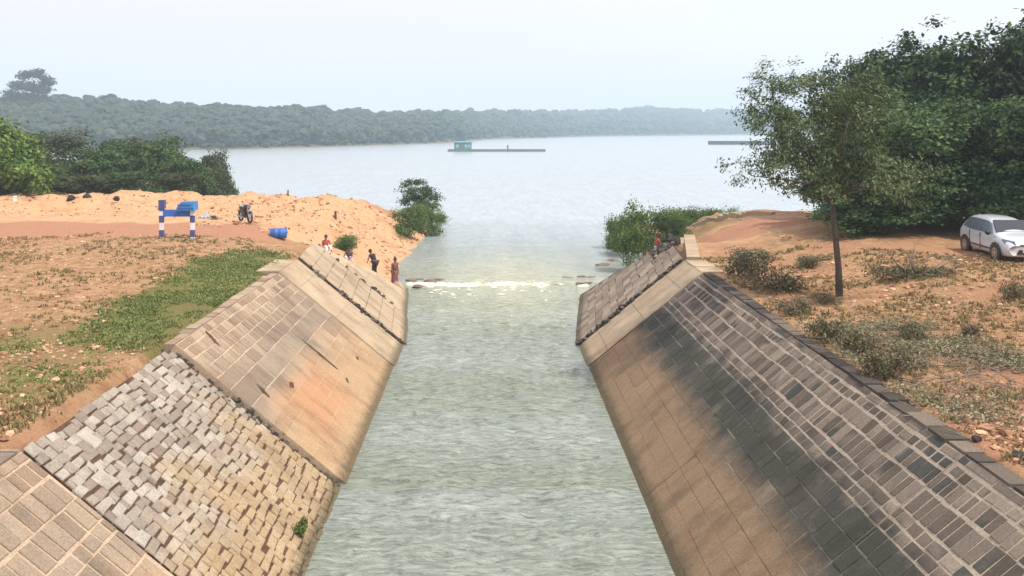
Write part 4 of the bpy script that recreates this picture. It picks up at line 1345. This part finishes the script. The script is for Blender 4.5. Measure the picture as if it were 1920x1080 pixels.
# blue drum on its side
b = TP(522, 447)
dr = thing('drum', 'blue plastic drum lying on its side on the dirt road', 'drum', (b[0], b[1], b[2]), .12)
MB().lathe([(.2, -.42), (.25, -.40), (.26, -.16), (.275, -.15), (.275, -.12), (.26, -.11), (.265, .11), (.28, .12), (.28, .15), (.265, .16), (.25, .40), (.22, .42)], (0, 0, .26), 'X', 22).build('body', M['blue'], dr, smooth=True)
MB().lathe([(.05, .42), (.05, .45)], (0, .1, .3), 'X', 10).build('bung', M['navy'], dr)
MB().box((-.5, 0, .08), (.22, .3, .16), 0, .6).build('spout', M['navy'], dr)

# white marker post, stakes, crumpled sheet
def stake(px, py_b, py_t, w_, mat, name, label, cat, Y=None):
    if Y: X_ = (px - VX) * Y / F; b = np.array((X_, Y, tz(X_, Y)))
    else: b = TP(px, py_b)
    h = HC + (HY - py_t) * b[1] / F - b[2]
    h = max(h, .3)
    t = thing(name, label, cat, tuple(b))
    MB().box((0, 0, h / 2 - .05), (w_, w_, h + .1), .2, .85).build('shaft', M[mat], t)
    MB().box((0, 0, h + .02), (w_ * 1.15, w_ * 1.15, .06), .2, .6).build('cap', M[mat], t)
    return t
stake(28, 384, 369, .2, 'white', 'marker_post', 'short white marker post on the sand at the far left', 'post', Y=57)
stake(540, 382, 374, .1, 'bark', 'stake', 'thin dark stake on the sand crest against the lake', 'stake', Y=60)
stake(629, 410, 397, .16, 'bark', 'stake', 'brown stump of a post standing on the bright sand slope', 'stake')
b = TP(385, 410)
r5 = np.random.default_rng(3)
gxx, gyy = np.meshgrid(np.linspace(-.35, .35, 12), np.linspace(-.3, .3, 10))
gz = .12 + .28 * np.abs(fbm(gxx * 4 + 3, gyy * 4, o=3, s=4)) * (1 - (gxx / .4) ** 2)
i = np.arange(gxx.size).reshape(gxx.shape)
f = np.stack([i[:-1, :-1], i[:-1, 1:], i[1:, 1:], i[1:, :-1]], -1).reshape(-1, 4)
M['sack'] = plain('sack', (.35, .38, .45), .7, scale=8)
V_ = np.stack([gxx.ravel(), gyy.ravel(), gz.ravel() - .1], 1)
nv = len(V_)
V2 = np.vstack([V_, V_ * np.array((1, 1, 0)) + np.array((0, 0, -.03))])
edge = np.concatenate([i[0, :], i[1:, -1], i[-1, ::-1][1:], i[::-1, 0][1:]])
fe = [(edge[k], edge[k + 1], edge[k + 1] + nv, edge[k] + nv) for k in range(len(edge) - 1)]
o = link('sack', make_mesh('sack', V2, [np.concatenate([f, f[:, ::-1] + nv, np.array(fe)])], M['sack'], True), None, tuple(b))
tag(o, 'crumpled grey-blue sack on the sand right of the blue frame', 'sack')
put_tree('bush', 'dry1', 402, 412, 403, 18, 'tiny brown tuft beside the crumpled sack', 'bush', lib=(1.5, .6), trunk=False)

# ------------------------------------------------------------------ motorcycle
M['black'] = plain('black_plastic', (.018, .018, .02), .4, scale=8)
M['rubber'] = plain('rubber', (.02, .02, .02), .85, scale=8)
M['steel'] = plain('steel', (.5, .5, .52), .3, .9, scale=8)
M['red_dark'] = plain('dark_red', (.2, .03, .03), .4, scale=8)
b = TP(460, 417)
mc = thing('motorcycle', 'black motorcycle parked on its stand on the sand edge of the road', 'motorcycle', tuple(b), R(-52))
for x, nm in ((-.62, 0), (.64, 1)):
    wh = MB().lathe([(.24, -.04), (.29, -.045), (.31, 0), (.29, .045), (.24, .04), (.235, .0), (.24, -.04)], (x, 0, .31), 'Y', 22, False).build('wheel', M['rubber'], mc, smooth=True)
    wh.name = 'wheel'
    rim = MB().lathe([(.05, -.04), (.05, .04)], (x, 0, .31), 'Y', 12)
    for k in range(8):
        a_ = k * math.pi / 4
        rim.tube([(x, 0, .31), (x + math.cos(a_) * .235, 0, .31 + math.sin(a_) * .235)], .008, 5)
    rim.build('rim', M['steel'], wh)
    fe_ = MB()
    pts_ = [(x + math.cos(a_) * .34, 0, .31 + math.sin(a_) * .34) for a_ in np.linspace(.5, 2.6, 8)]
    for p0, p1 in zip(pts_[:-1], pts_[1:]):
        c_ = (np.array(p0) + np.array(p1)) / 2
        fe_.box(tuple(c_), (.13, .13, .015), 0, 1, 0, -math.atan2(p1[2] - p0[2], p1[0] - p0[0]))
    fe_.build('fender', M['black'], mc)
MB().tube([(.64, .07, .31), (.5, .07, .75), (.42, .05, .92)], .022, 8).tube([(.64, -.07, .31), (.5, -.07, .75), (.42, -.05, .92)], .022, 8).build('fork', M['steel'], mc)
MB().tube([(-.62, .06, .31), (0, .08, .34), (.42, 0, .78)], .02, 7).tube([(-.62, -.06, .31), (0, -.08, .34), (.42, 0, .78)], .02, 7).tube([(-.5, 0, .72), (.42, 0, .78)], .025, 7).tube([(-.55, 0, .35), (-.45, .08, .68)], .02, 6).build('chassis', M['black'], mc)
MB().lathe([(.05, -.26), (.13, -.2), (.165, -.02), (.15, .14), (.06, .24)], (.16, 0, .82), 'X', 14).build('fuel_tank', M['black'], mc, smooth=True)
MB().box((-.3, 0, .8), (.68, .24, .09), 0, .85).build('seat', M['black'], mc)
MB().box((-.02, 0, .44), (.36, .22, .34), 0, .8).build('engine', M['black'], mc)
MB().tube([(.05, -.12, .3), (-.3, -.14, .27), (-.85, -.15, .38)], [.025, .03, .045], 9).build('exhaust', M['steel'], mc, smooth=True)
MB().tube([(.3, .36, .98), (.38, .2, 1.0), (.42, 0, .95), (.38, -.2, 1.0), (.3, -.36, .98)], .014, 7).build('handlebar', M['black'], mc)
MB().lathe([(.03, -.06), (.09, .0), (.095, .05)], (.5, 0, .88), 'X', 14).build('headlight', M['steel'], mc)
MB().box((-.7, 0, .72), (.06, .12, .07)).build('tail_light', M['red_dark'], mc)
for s_ in (-1, 1):
    MB().tube([(.36, .22 * s_, 1.0), (.33, .28 * s_, 1.14)], .006, 5).box((.33, .29 * s_, 1.16), (.015, .1, .06)).build('mirror', M['black'], mc)
MB().tube([(-.1, .06, .25), (-.06, .26, .0)], .014, 6).build('kickstand', M['steel'], mc)
MB().box((-.5, 0, .88), (.42, .3, .06), 0, .9).build('rack', M['sack'], mc)
MB().box((-.32, 0, .6), (.5, .2, .26), 0, .85).build('side_panel', M['black'], mc)

# ------------------------------------------------------------------ car
t = NT('car_paint')
t.bsdf((.62, .66, .72), .28, .25, Coat_Weight=.6, Coat_Roughness=.08)
M['car_paint'] = t.m
t = NT('car_glass')
t.bsdf((.03, .035, .05), .06, 0, spec=.8)
M['car_glass'] = t.m
t = NT('car_side_glass')
t.bsdf((.10, .13, .17), .1, 0, spec=.9)
M['side_glass'] = t.m
t = NT('lamp_glass')
t.bsdf((.12, .15, .22), .1, .2, spec=.9)
M['lamp_glass'] = t.m
M['seam'] = plain('seam', (.05, .05, .055), .7)
M['plate'] = plain('plate', (.45, .47, .42), .5, var=.05)
fw = TP(1858, 489)                               # near front wheel contact
hd = math.atan2(-.995, -.10)                       # heading of the car (its +x)
cxr, cyr = math.cos(hd), math.sin(hd)
# near-side (car's right) front wheel local position
lx, ly = 1.22, -.72
cl_ = np.array((fw[0] - (cxr * lx - cyr * ly), fw[1] - (cyr * lx + cxr * ly), 0))
cz = tz(fw[0], fw[1])
cl_[0] += .25
car = thing('parked_car', 'silver white hatchback parked facing the viewer beside the dark trees', 'car', (cl_[0], cl_[1], cz - .03), hd)
car.scale = (.93, .93, .93)
# body stations: x, sill z, half width sill, half width mid, belt z, half width belt, top z, half width top, centre top z
ST_ = [(-1.86, .42, .66, .74, .86, .72, .93, .62, .95),
       (-1.80, .26, .74, .80, .90, .80, 1.02, .62, 1.04),
       (-1.62, .22, .78, .83, .92, .82, 1.36, .56, 1.40),
       (-1.30, .20, .79, .84, .93, .83, 1.45, .57, 1.50),
       (-.60, .19, .80, .845, .93, .835, 1.475, .585, 1.53),
       (0.00, .19, .80, .845, .92, .835, 1.46, .58, 1.52),
       (.42, .19, .80, .845, .915, .83, 1.38, .57, 1.43),
       (.62, .19, .80, .845, .91, .82, 1.24, .60, 1.29),
       (1.00, .19, .80, .84, .92, .81, 1.00, .71, 1.05),
       (1.45, .20, .79, .83, .84, .80, .93, .69, .99),
       (1.74, .22, .77, .81, .76, .79, .86, .67, .90),
       (1.88, .24, .72, .77, .66, .74, .76, .62, .79),
       (1.93, .32, .64, .69, .56, .66, .64, .56, .66)]
V_ = []
def ring(st):
    x, z0, w0, w1, zb, wb, zt, wt, zc = st
    zm = z0 + (zb - z0) * .55
    half = [(w0 * .9, z0), (w0, z0 + .06), (w1, zm), (wb, zb), (wt, zt), (wt * .55, zt + (zc - zt) * .8)]
    return [(x, -w_, z) for w_, z in half] + [(x, 0, zc)] + [(x, w_, z) for w_, z in reversed(half)]
rings = [ring(s_) for s_ in ST_]
nr = len(rings[0])
for r_ in rings: V_ += r_
fs = []
for i in range(len(rings) - 1):
    for k in range(nr - 1):
        fs.append((i * nr + k, (i + 1) * nr + k, (i + 1) * nr + k + 1, i * nr + k + 1))
    fs.append((i * nr + nr - 1, (i + 1) * nr + nr - 1, (i + 1) * nr, i * nr))
fs.append(tuple(reversed(range(nr)))); fs.append(tuple((len(rings) - 1) * nr + k for k in range(nr)))
bo = MB().add(V_, [tuple(reversed(f_)) for f_ in fs]).build('body', M['car_paint'], car, smooth=True)
md = bo.modifiers.new('smooth', 'SUBSURF'); md.levels = 2; md.render_levels = 2
def lerp3(a, b, t): return tuple(np.array(a) * (1 - t) + np.array(b) * t)
def skin_panel(name, mat, quad, thick=.012, parent=None):
    q_ = [np.array(p, float) for p in quad]
    nn_ = np.cross(q_[1] - q_[0], q_[-1] - q_[0]); nn_ /= np.linalg.norm(nn_)
    m_ = len(q_)
    Vq = [p + nn_ * thick for p in q_] + [p - nn_ * .03 for p in q_]
    return MB().add(Vq, [tuple(range(m_)), tuple(range(2 * m_ - 1, m_ - 1, -1))] + [(k, k + m_, (k + 1) % m_ + m_, (k + 1) % m_) for k in range(m_)]).build(name, M[mat], parent or car)
# windscreen
skin_panel('windscreen', 'car_glass', [(.98, -.69, 1.03), (.98, .69, 1.03), (.42, .55, 1.42), (.42, -.55, 1.42)], .03)
for s_ in (-1, 1):
    def sd_(x, z):
        w_ = .833 - (z - .93) / (1.44 - .93) * .245
        return (x, s_ * (w_ + .0), z)
    for nm, pts_ in (('side_window', [(.88, .97), (.08, .97), (.08, 1.39), (.38, 1.36)]), ('side_window', [(.0, .97), (-.8, .97), (-.8, 1.40), (.0, 1.39)]), ('side_window', [(-.88, .98), (-1.42, 1.02), (-1.28, 1.36), (-.88, 1.40)])):
        qd = [sd_(*p) for p in pts_]
        if s_ > 0: qd = qd[::-1]
        # orientation check: normal must point outwards
        a_, b_, c_ = [np.array(v) for v in (qd[0], qd[1], qd[-1])]
        if np.cross(b_ - a_, c_ - a_)[1] * s_ < 0: qd = qd[::-1]
        skin_panel(nm, 'side_glass', qd, .022)
    # door seams and handles
    for xs0 in (.04, -.84):
        MB().box((xs0, s_ * .838, .62), (.012, .03, .6)).build('door_seam', M['seam'], car)
    for xs0 in (-.05, -.95):
        MB().box((xs0 - .06, s_ * .846, .82), (.16, .03, .03)).build('door_handle', M['car_paint'], car)
    MB().box((-.1, s_ * .845, .42), (1.9, .03, .05)).build('side_moulding', M['seam'], car)
    mr = MB().lathe([(.03, -.05), (.085, -.03), (.09, .03), (.04, .06)], (.82, s_ * .93, 1.0), 'X', 10)
    mr.build('mirror', M['black'], car, smooth=True)
    # lamps
    hl = [(1.72, s_ * .76, .68), (1.89, s_ * .44, .64), (1.86, s_ * .46, .775), (1.58, s_ * .785, .84)]
    a_, b_, c_ = [np.array(v) for v in (hl[0], hl[1], hl[-1])]
    if np.cross(b_ - a_, c_ - a_)[0] < 0: hl = hl[::-1]
    skin_panel('headlight', 'lamp_glass', hl, .06)
    MB().lathe([(.07, -.05), (.07, .05)], (1.87, s_ * .58, .42), 'X', 12).build('fog_lamp', M['black'], car)
    for xw in (1.22, -1.22):
        MB().lathe([(.37, -.08), (.37, .02)], (xw, s_ * .785, .33), 'Y', 26).build('wheel_arch', M['black'], car)
        wl = MB().lathe([(.17, -.1), (.27, -.1), (.30, -.07), (.305, 0), (.30, .07), (.27, .1), (.17, .1)], (xw, s_ * .76, .303), 'Y', 26).build('wheel', M['rubber'], car, smooth=True)
        rm = MB().lathe([(.2, -.012), (.195, .012)], (xw, s_ * .862, .303), 'Y', 22)
        rm.build('rim', M['steel'], wl)
        for k in range(7):
            a_ = k * 2 * math.pi / 7
            MB().box((xw + math.cos(a_) * .13, s_ * .878, .303 + math.sin(a_) * .13), (.05, .012, .05), 0, .8).build('rim_hole', M['black'], wl)
MB().box((1.90, 0, .43), (.12, .85, .17), 0, .85).build('lower_grille', M['black'], car)
MB().box((1.925, 0, .67), (.05, .62, .05)).build('grille', M['seam'], car)
MB().box((1.97, 0, .47), (.02, .5, .12)).build('number_plate', M['plate'], car)
MB().tube([(-1.2, 0, 1.48), (-1.42, 0, 1.68)], .008, 5).build('antenna', M['black'], car)
MB().box((.99, 0, 1.075), (.04, 1.1, .015)).build('wiper', M['black'], car)

# ------------------------------------------------------------------ people
def cloth(name, col):
    return plain(name, col, .85, scale=12)
M['skin'] = plain('skin', (.17, .085, .05), .55, scale=10, var=.08)
M['hair'] = plain('hair', (.012, .01, .01), .6, scale=30)
M['cl_red'] = cloth('red_cloth', (.42, .05, .04)); M['cl_white'] = cloth('white_cloth', (.75, .73, .78)); M['cl_black'] = cloth('black_cloth', (.02, .02, .028))
M['cl_maroon'] = cloth('maroon_cloth', (.2, .07, .07)); M['cl_teal'] = cloth('pale_teal_cloth', (.4, .6, .58)); M['cl_navy'] = cloth('navy_cloth', (.04, .05, .1))

def skin_obj(name, chains, mat, parent, level=1):
    """chains: list of [ (pos, radius), ... ]; joints at equal positions are merged"""
    verts, rad, edges, key = [], [], [], {}
    for ch in chains:
        prev = None
        for p, r_ in ch:
            kk = tuple(round(c, 4) for c in p)
            if kk not in key:
                key[kk] = len(verts); verts.append(p); rad.append(r_)
            if prev is not None and prev != key[kk]: edges.append((prev, key[kk]))
            prev = key[kk]
    me = bpy.data.meshes.new(name)
    me.from_pydata(verts, edges, [])
    me.materials.append(M[mat])
    o = link(name, me, parent)
    m1 = o.modifiers.new('skin', 'SKIN'); m1.use_smooth_shade = True
    lay = me.skin_vertices[0].data if me.skin_vertices else None
    if lay is None:
        return o
    for v, r_ in zip(lay, rad):
        v.radius = (r_, r_) if not hasattr(r_, '__len__') else r_
    lay[0].use_root = True
    m2 = o.modifiers.new('sub', 'SUBSURF'); m2.levels = level; m2.render_levels = level
    return o

def ensure_skin(me):
    if not me.skin_vertices:
        bm_ = None

def person(label, loc, rz, pose, top, bottom, height=1.62, long_skirt=False, hairlen=.0, wrap=False):
    p = thing('person', label, 'person', tuple(loc), rz)
    k = height / 1.62
    V3 = lambda x, y, z: (x * k, y * k, z * k)
    # joints: x forward, y sideways, z up
    if pose == 'stand':
        pel = (0, 0, .86); ch = (.02, 0, 1.18); nk = (.03, 0, 1.38); hd_ = (.05, 0, 1.50)
        legs = [[(0, s * .09, .82), (.03 * s, s * .10, .45), (-.02, s * .11, .06), (.12, s * .12, .02)] for s in (1, -1)]
        arms = [[(.02, s * .17, 1.32), (.0, s * .22, 1.06), (.07, s * .21, .84), (.1, s * .2, .76)] for s in (1, -1)]
    elif pose == 'bend':
        pel = (-.05, 0, .84); ch = (.12, 0, 1.12); nk = (.22, 0, 1.29); hd_ = (.30, 0, 1.39)
        legs = [[(-.05, s * .09, .8), (.02, s * .10, .45), (-.04, s * .11, .06), (.1, s * .12, .02)] for s in (1, -1)]
        arms = [[(.18, s * .17, 1.24), (.24, s * .2, 1.0), (.34, s * .16, .84), (.38, s * .14, .78)] for s in (1, -1)]
    elif pose == 'squat':
        pel = (-.12, 0, .22); ch = (.0, 0, .50); nk = (.06, 0, .70); hd_ = (.10, 0, .82)
        legs = [[(-.12, s * .09, .2), (.26, s * .16, .46), (.08, s * .15, .06), (.2, s * .16, .02)] for s in (1, -1)]
        arms = [[(.04, s * .17, .64), (.2, s * .24, .48), (.36, s * .14, .40), (.42, s * .1, .36)] for s in (1, -1)]
    else:  # sit
        pel = (-.05, 0, .12); ch = (-.03, 0, .42); nk = (.0, 0, .62); hd_ = (.03, 0, .75)
        legs = [[(-.05, s * .09, .12), (.36, s * .13, .3), (.6, s * .12, .02), (.7, s * .13, -.02)] for s in (1, -1)]
        arms = [[(.0, s * .17, .56), (.06, s * .23, .34), (.28, s * .18, .28), (.34, s * .16, .27)] for s in (1, -1)]
    mid = tuple((a + b) / 2 for a, b in zip(pel, ch))
    chains = [[(V3(*pel), .12 * k), (V3(*mid), .105 * k), (V3(*ch), .125 * k), (V3(*nk), .05 * k), (V3(hd_[0] - .01, 0, hd_[2] - .05), .06 * k), (V3(*hd_), .088 * k), (V3(hd_[0], 0, hd_[2] + .08), .07 * k)]]
    for lg in legs:
        chains.append([(V3(*pel), .12 * k), (V3(*lg[0]), .085 * k), (V3(*lg[1]), .055 * k), (V3(*lg[2]), .035 * k), (V3(*lg[3]), .03 * k)])
    for ar in arms:
        chains.append([(V3(*ch), .125 * k), (V3(*ar[0]), .05 * k), (V3(*ar[1]), .038 * k), (V3(*ar[2]), .026 * k), (V3(*ar[3]), .03 * k)])
        h0 = np.array(ar[3]); d = h0 - np.array(ar[2]); d /= np.linalg.norm(d)
        for fi in range(5):
            o_ = (fi - 2) * .016
            ln = (.05, .075, .08, .075, .06)[fi]
            tip = h0 + d * ln + np.array((0, o_ * 1.6, -.01))
            md_ = h0 + d * ln * .5 + np.array((0, o_ * 1.2, 0))
            chains.append([(V3(*(h0 + np.array((0, o_, 0)))), .011 * k), (V3(*md_), .009 * k), (V3(*tip), .007 * k)])
    body = skin_obj('body', chains, 'skin', p)
    # garments follow the same joints, a little larger
    tp = [[(V3(pel[0], 0, pel[2] + .05), .135 * k), (V3(*mid), .125 * k), (V3(*ch), .145 * k), (V3(nk[0], 0, nk[2] - .05), .075 * k)]]
    for ar in arms:
        m_ = tuple((a + b) / 2 for a, b in zip(ar[0], ar[1]))
        tp.append([(V3(*ch), .145 * k), (V3(*ar[0]), .07 * k), (V3(*m_), .06 * k)])
    skin_obj('shirt', tp, top, p)
    bt = []
    for lg in legs:
        end = lg[2] if not wrap else tuple((a + b) / 2 for a, b in zip(lg[1], lg[2]))
        bt.append([(V3(*pel), .142 * k), (V3(*lg[0]), .11 * k), (V3(*lg[1]), .08 * k), (V3(end[0], end[1], end[2] + .06), .06 * k)])
    skin_obj('skirt' if long_skirt else 'trousers', bt, bottom, p)
    if long_skirt and pose in ('stand', 'bend'):
        sk = MB().lathe([(.21 * k, .08 * k), (.19 * k, .4 * k), (.165 * k, .82 * k), (.13 * k, .92 * k)], (pel[0] * k, 0, 0), 'Z', 14)
        sk.build('long_wrap', M[bottom], p, smooth=True)
    # hair cap and face
    V0, F0 = ICO[2]
    hc = np.array(V3(hd_[0] - .012, 0, hd_[2] + .03))
    Vh = V0 * np.array((.105, .092, .115)) * k
    up = (V0[:, 2] > .05) | (V0[:, 0] < -.1)
    Vh = np.where(up[:, None], Vh, Vh * .72) + hc
    link('hair', make_mesh('hair', Vh, F0, M['hair'], True), p)
    for s in (1, -1):
        MB().box(V3(hd_[0] + .088, s * .032, hd_[2] + .01), (.01 * k, .02 * k, .01 * k)).build('eye', M['white'], p)
        MB().box(V3(hd_[0] - .005, s * .09, hd_[2] - .0), (.03 * k, .015 * k, .05 * k)).build('ear', M['skin'], p)
    MB().box(V3(hd_[0] + .095, 0, hd_[2] - .02), (.025 * k, .022 * k, .04 * k), 0, .5).build('nose', M['skin'], p)
    MB().box(V3(hd_[0] + .082, 0, hd_[2] - .055), (.012 * k, .042 * k, .01 * k)).build('mouth', M['cl_maroon'], p)
    return p

def solve_person(px, py_head, h, y0=43.0, y1=56.0, side=None):
    dx, dz = (px - VX) / F, -(py_head - HY) / F
    Y = np.linspace(y0, y1, 1500)
    zt_ = np.maximum(terrain(dx * Y, Y), -.25)
    dlt = (HC + dz * Y) - (zt_ + h)
    kk = int(np.argmin(np.abs(dlt)))
    return np.array((dx * Y[kk], Y[kk], zt_[kk]))
PPL = [
    ('person in maroon clothes standing by the water at the end of the left wing wall', 740, 484, 1.58, 'stand', 'cl_maroon', 'cl_maroon', R(-40), True),
    ('person in black leaning forward behind the smooth left wing wall', 702, 470, 1.45, 'bend', 'cl_black', 'cl_black', R(150), False),
    ('person in red top and white wrap sitting on the left wing wall', 611, 441, .85, 'sit', 'cl_red', 'cl_white', R(-60), False),
    ('person in black and white crouching in front of the small green bush', 655, 464, .92, 'squat', 'cl_navy', 'cl_white', R(-100), False),
    ('person in red top and pale skirt standing above the right wing wall', 1233, 430, 1.58, 'stand', 'cl_red', 'cl_teal', R(200), True)]
for lab, px, ph_, h_, pose, a_, b_, rz_, ls in PPL:
    pos = solve_person(px, ph_, h_, y1=47.5 if px > VX else 56.0)
    person(lab, pos, rz_, pose, a_, b_, 1.62, ls)

# ------------------------------------------------------------------ haze
t = NT('haze')
pv = t.n('ShaderNodeVolumePrincipled')
pv.inputs['Color'].default_value = (.69, .85, 1.0, 1)
pv.inputs['Density'].default_value = .00075
pv.inputs['Anisotropy'].default_value = .2
t.l(pv.outputs[0], t.out.inputs['Volume'])
zt_, zb_ = 110.0, -5.0
MB().box((0, 900, (zt_ + zb_) / 2), (5400, 2040, zt_ - zb_)).build('haze', t.m, kind='stuff')
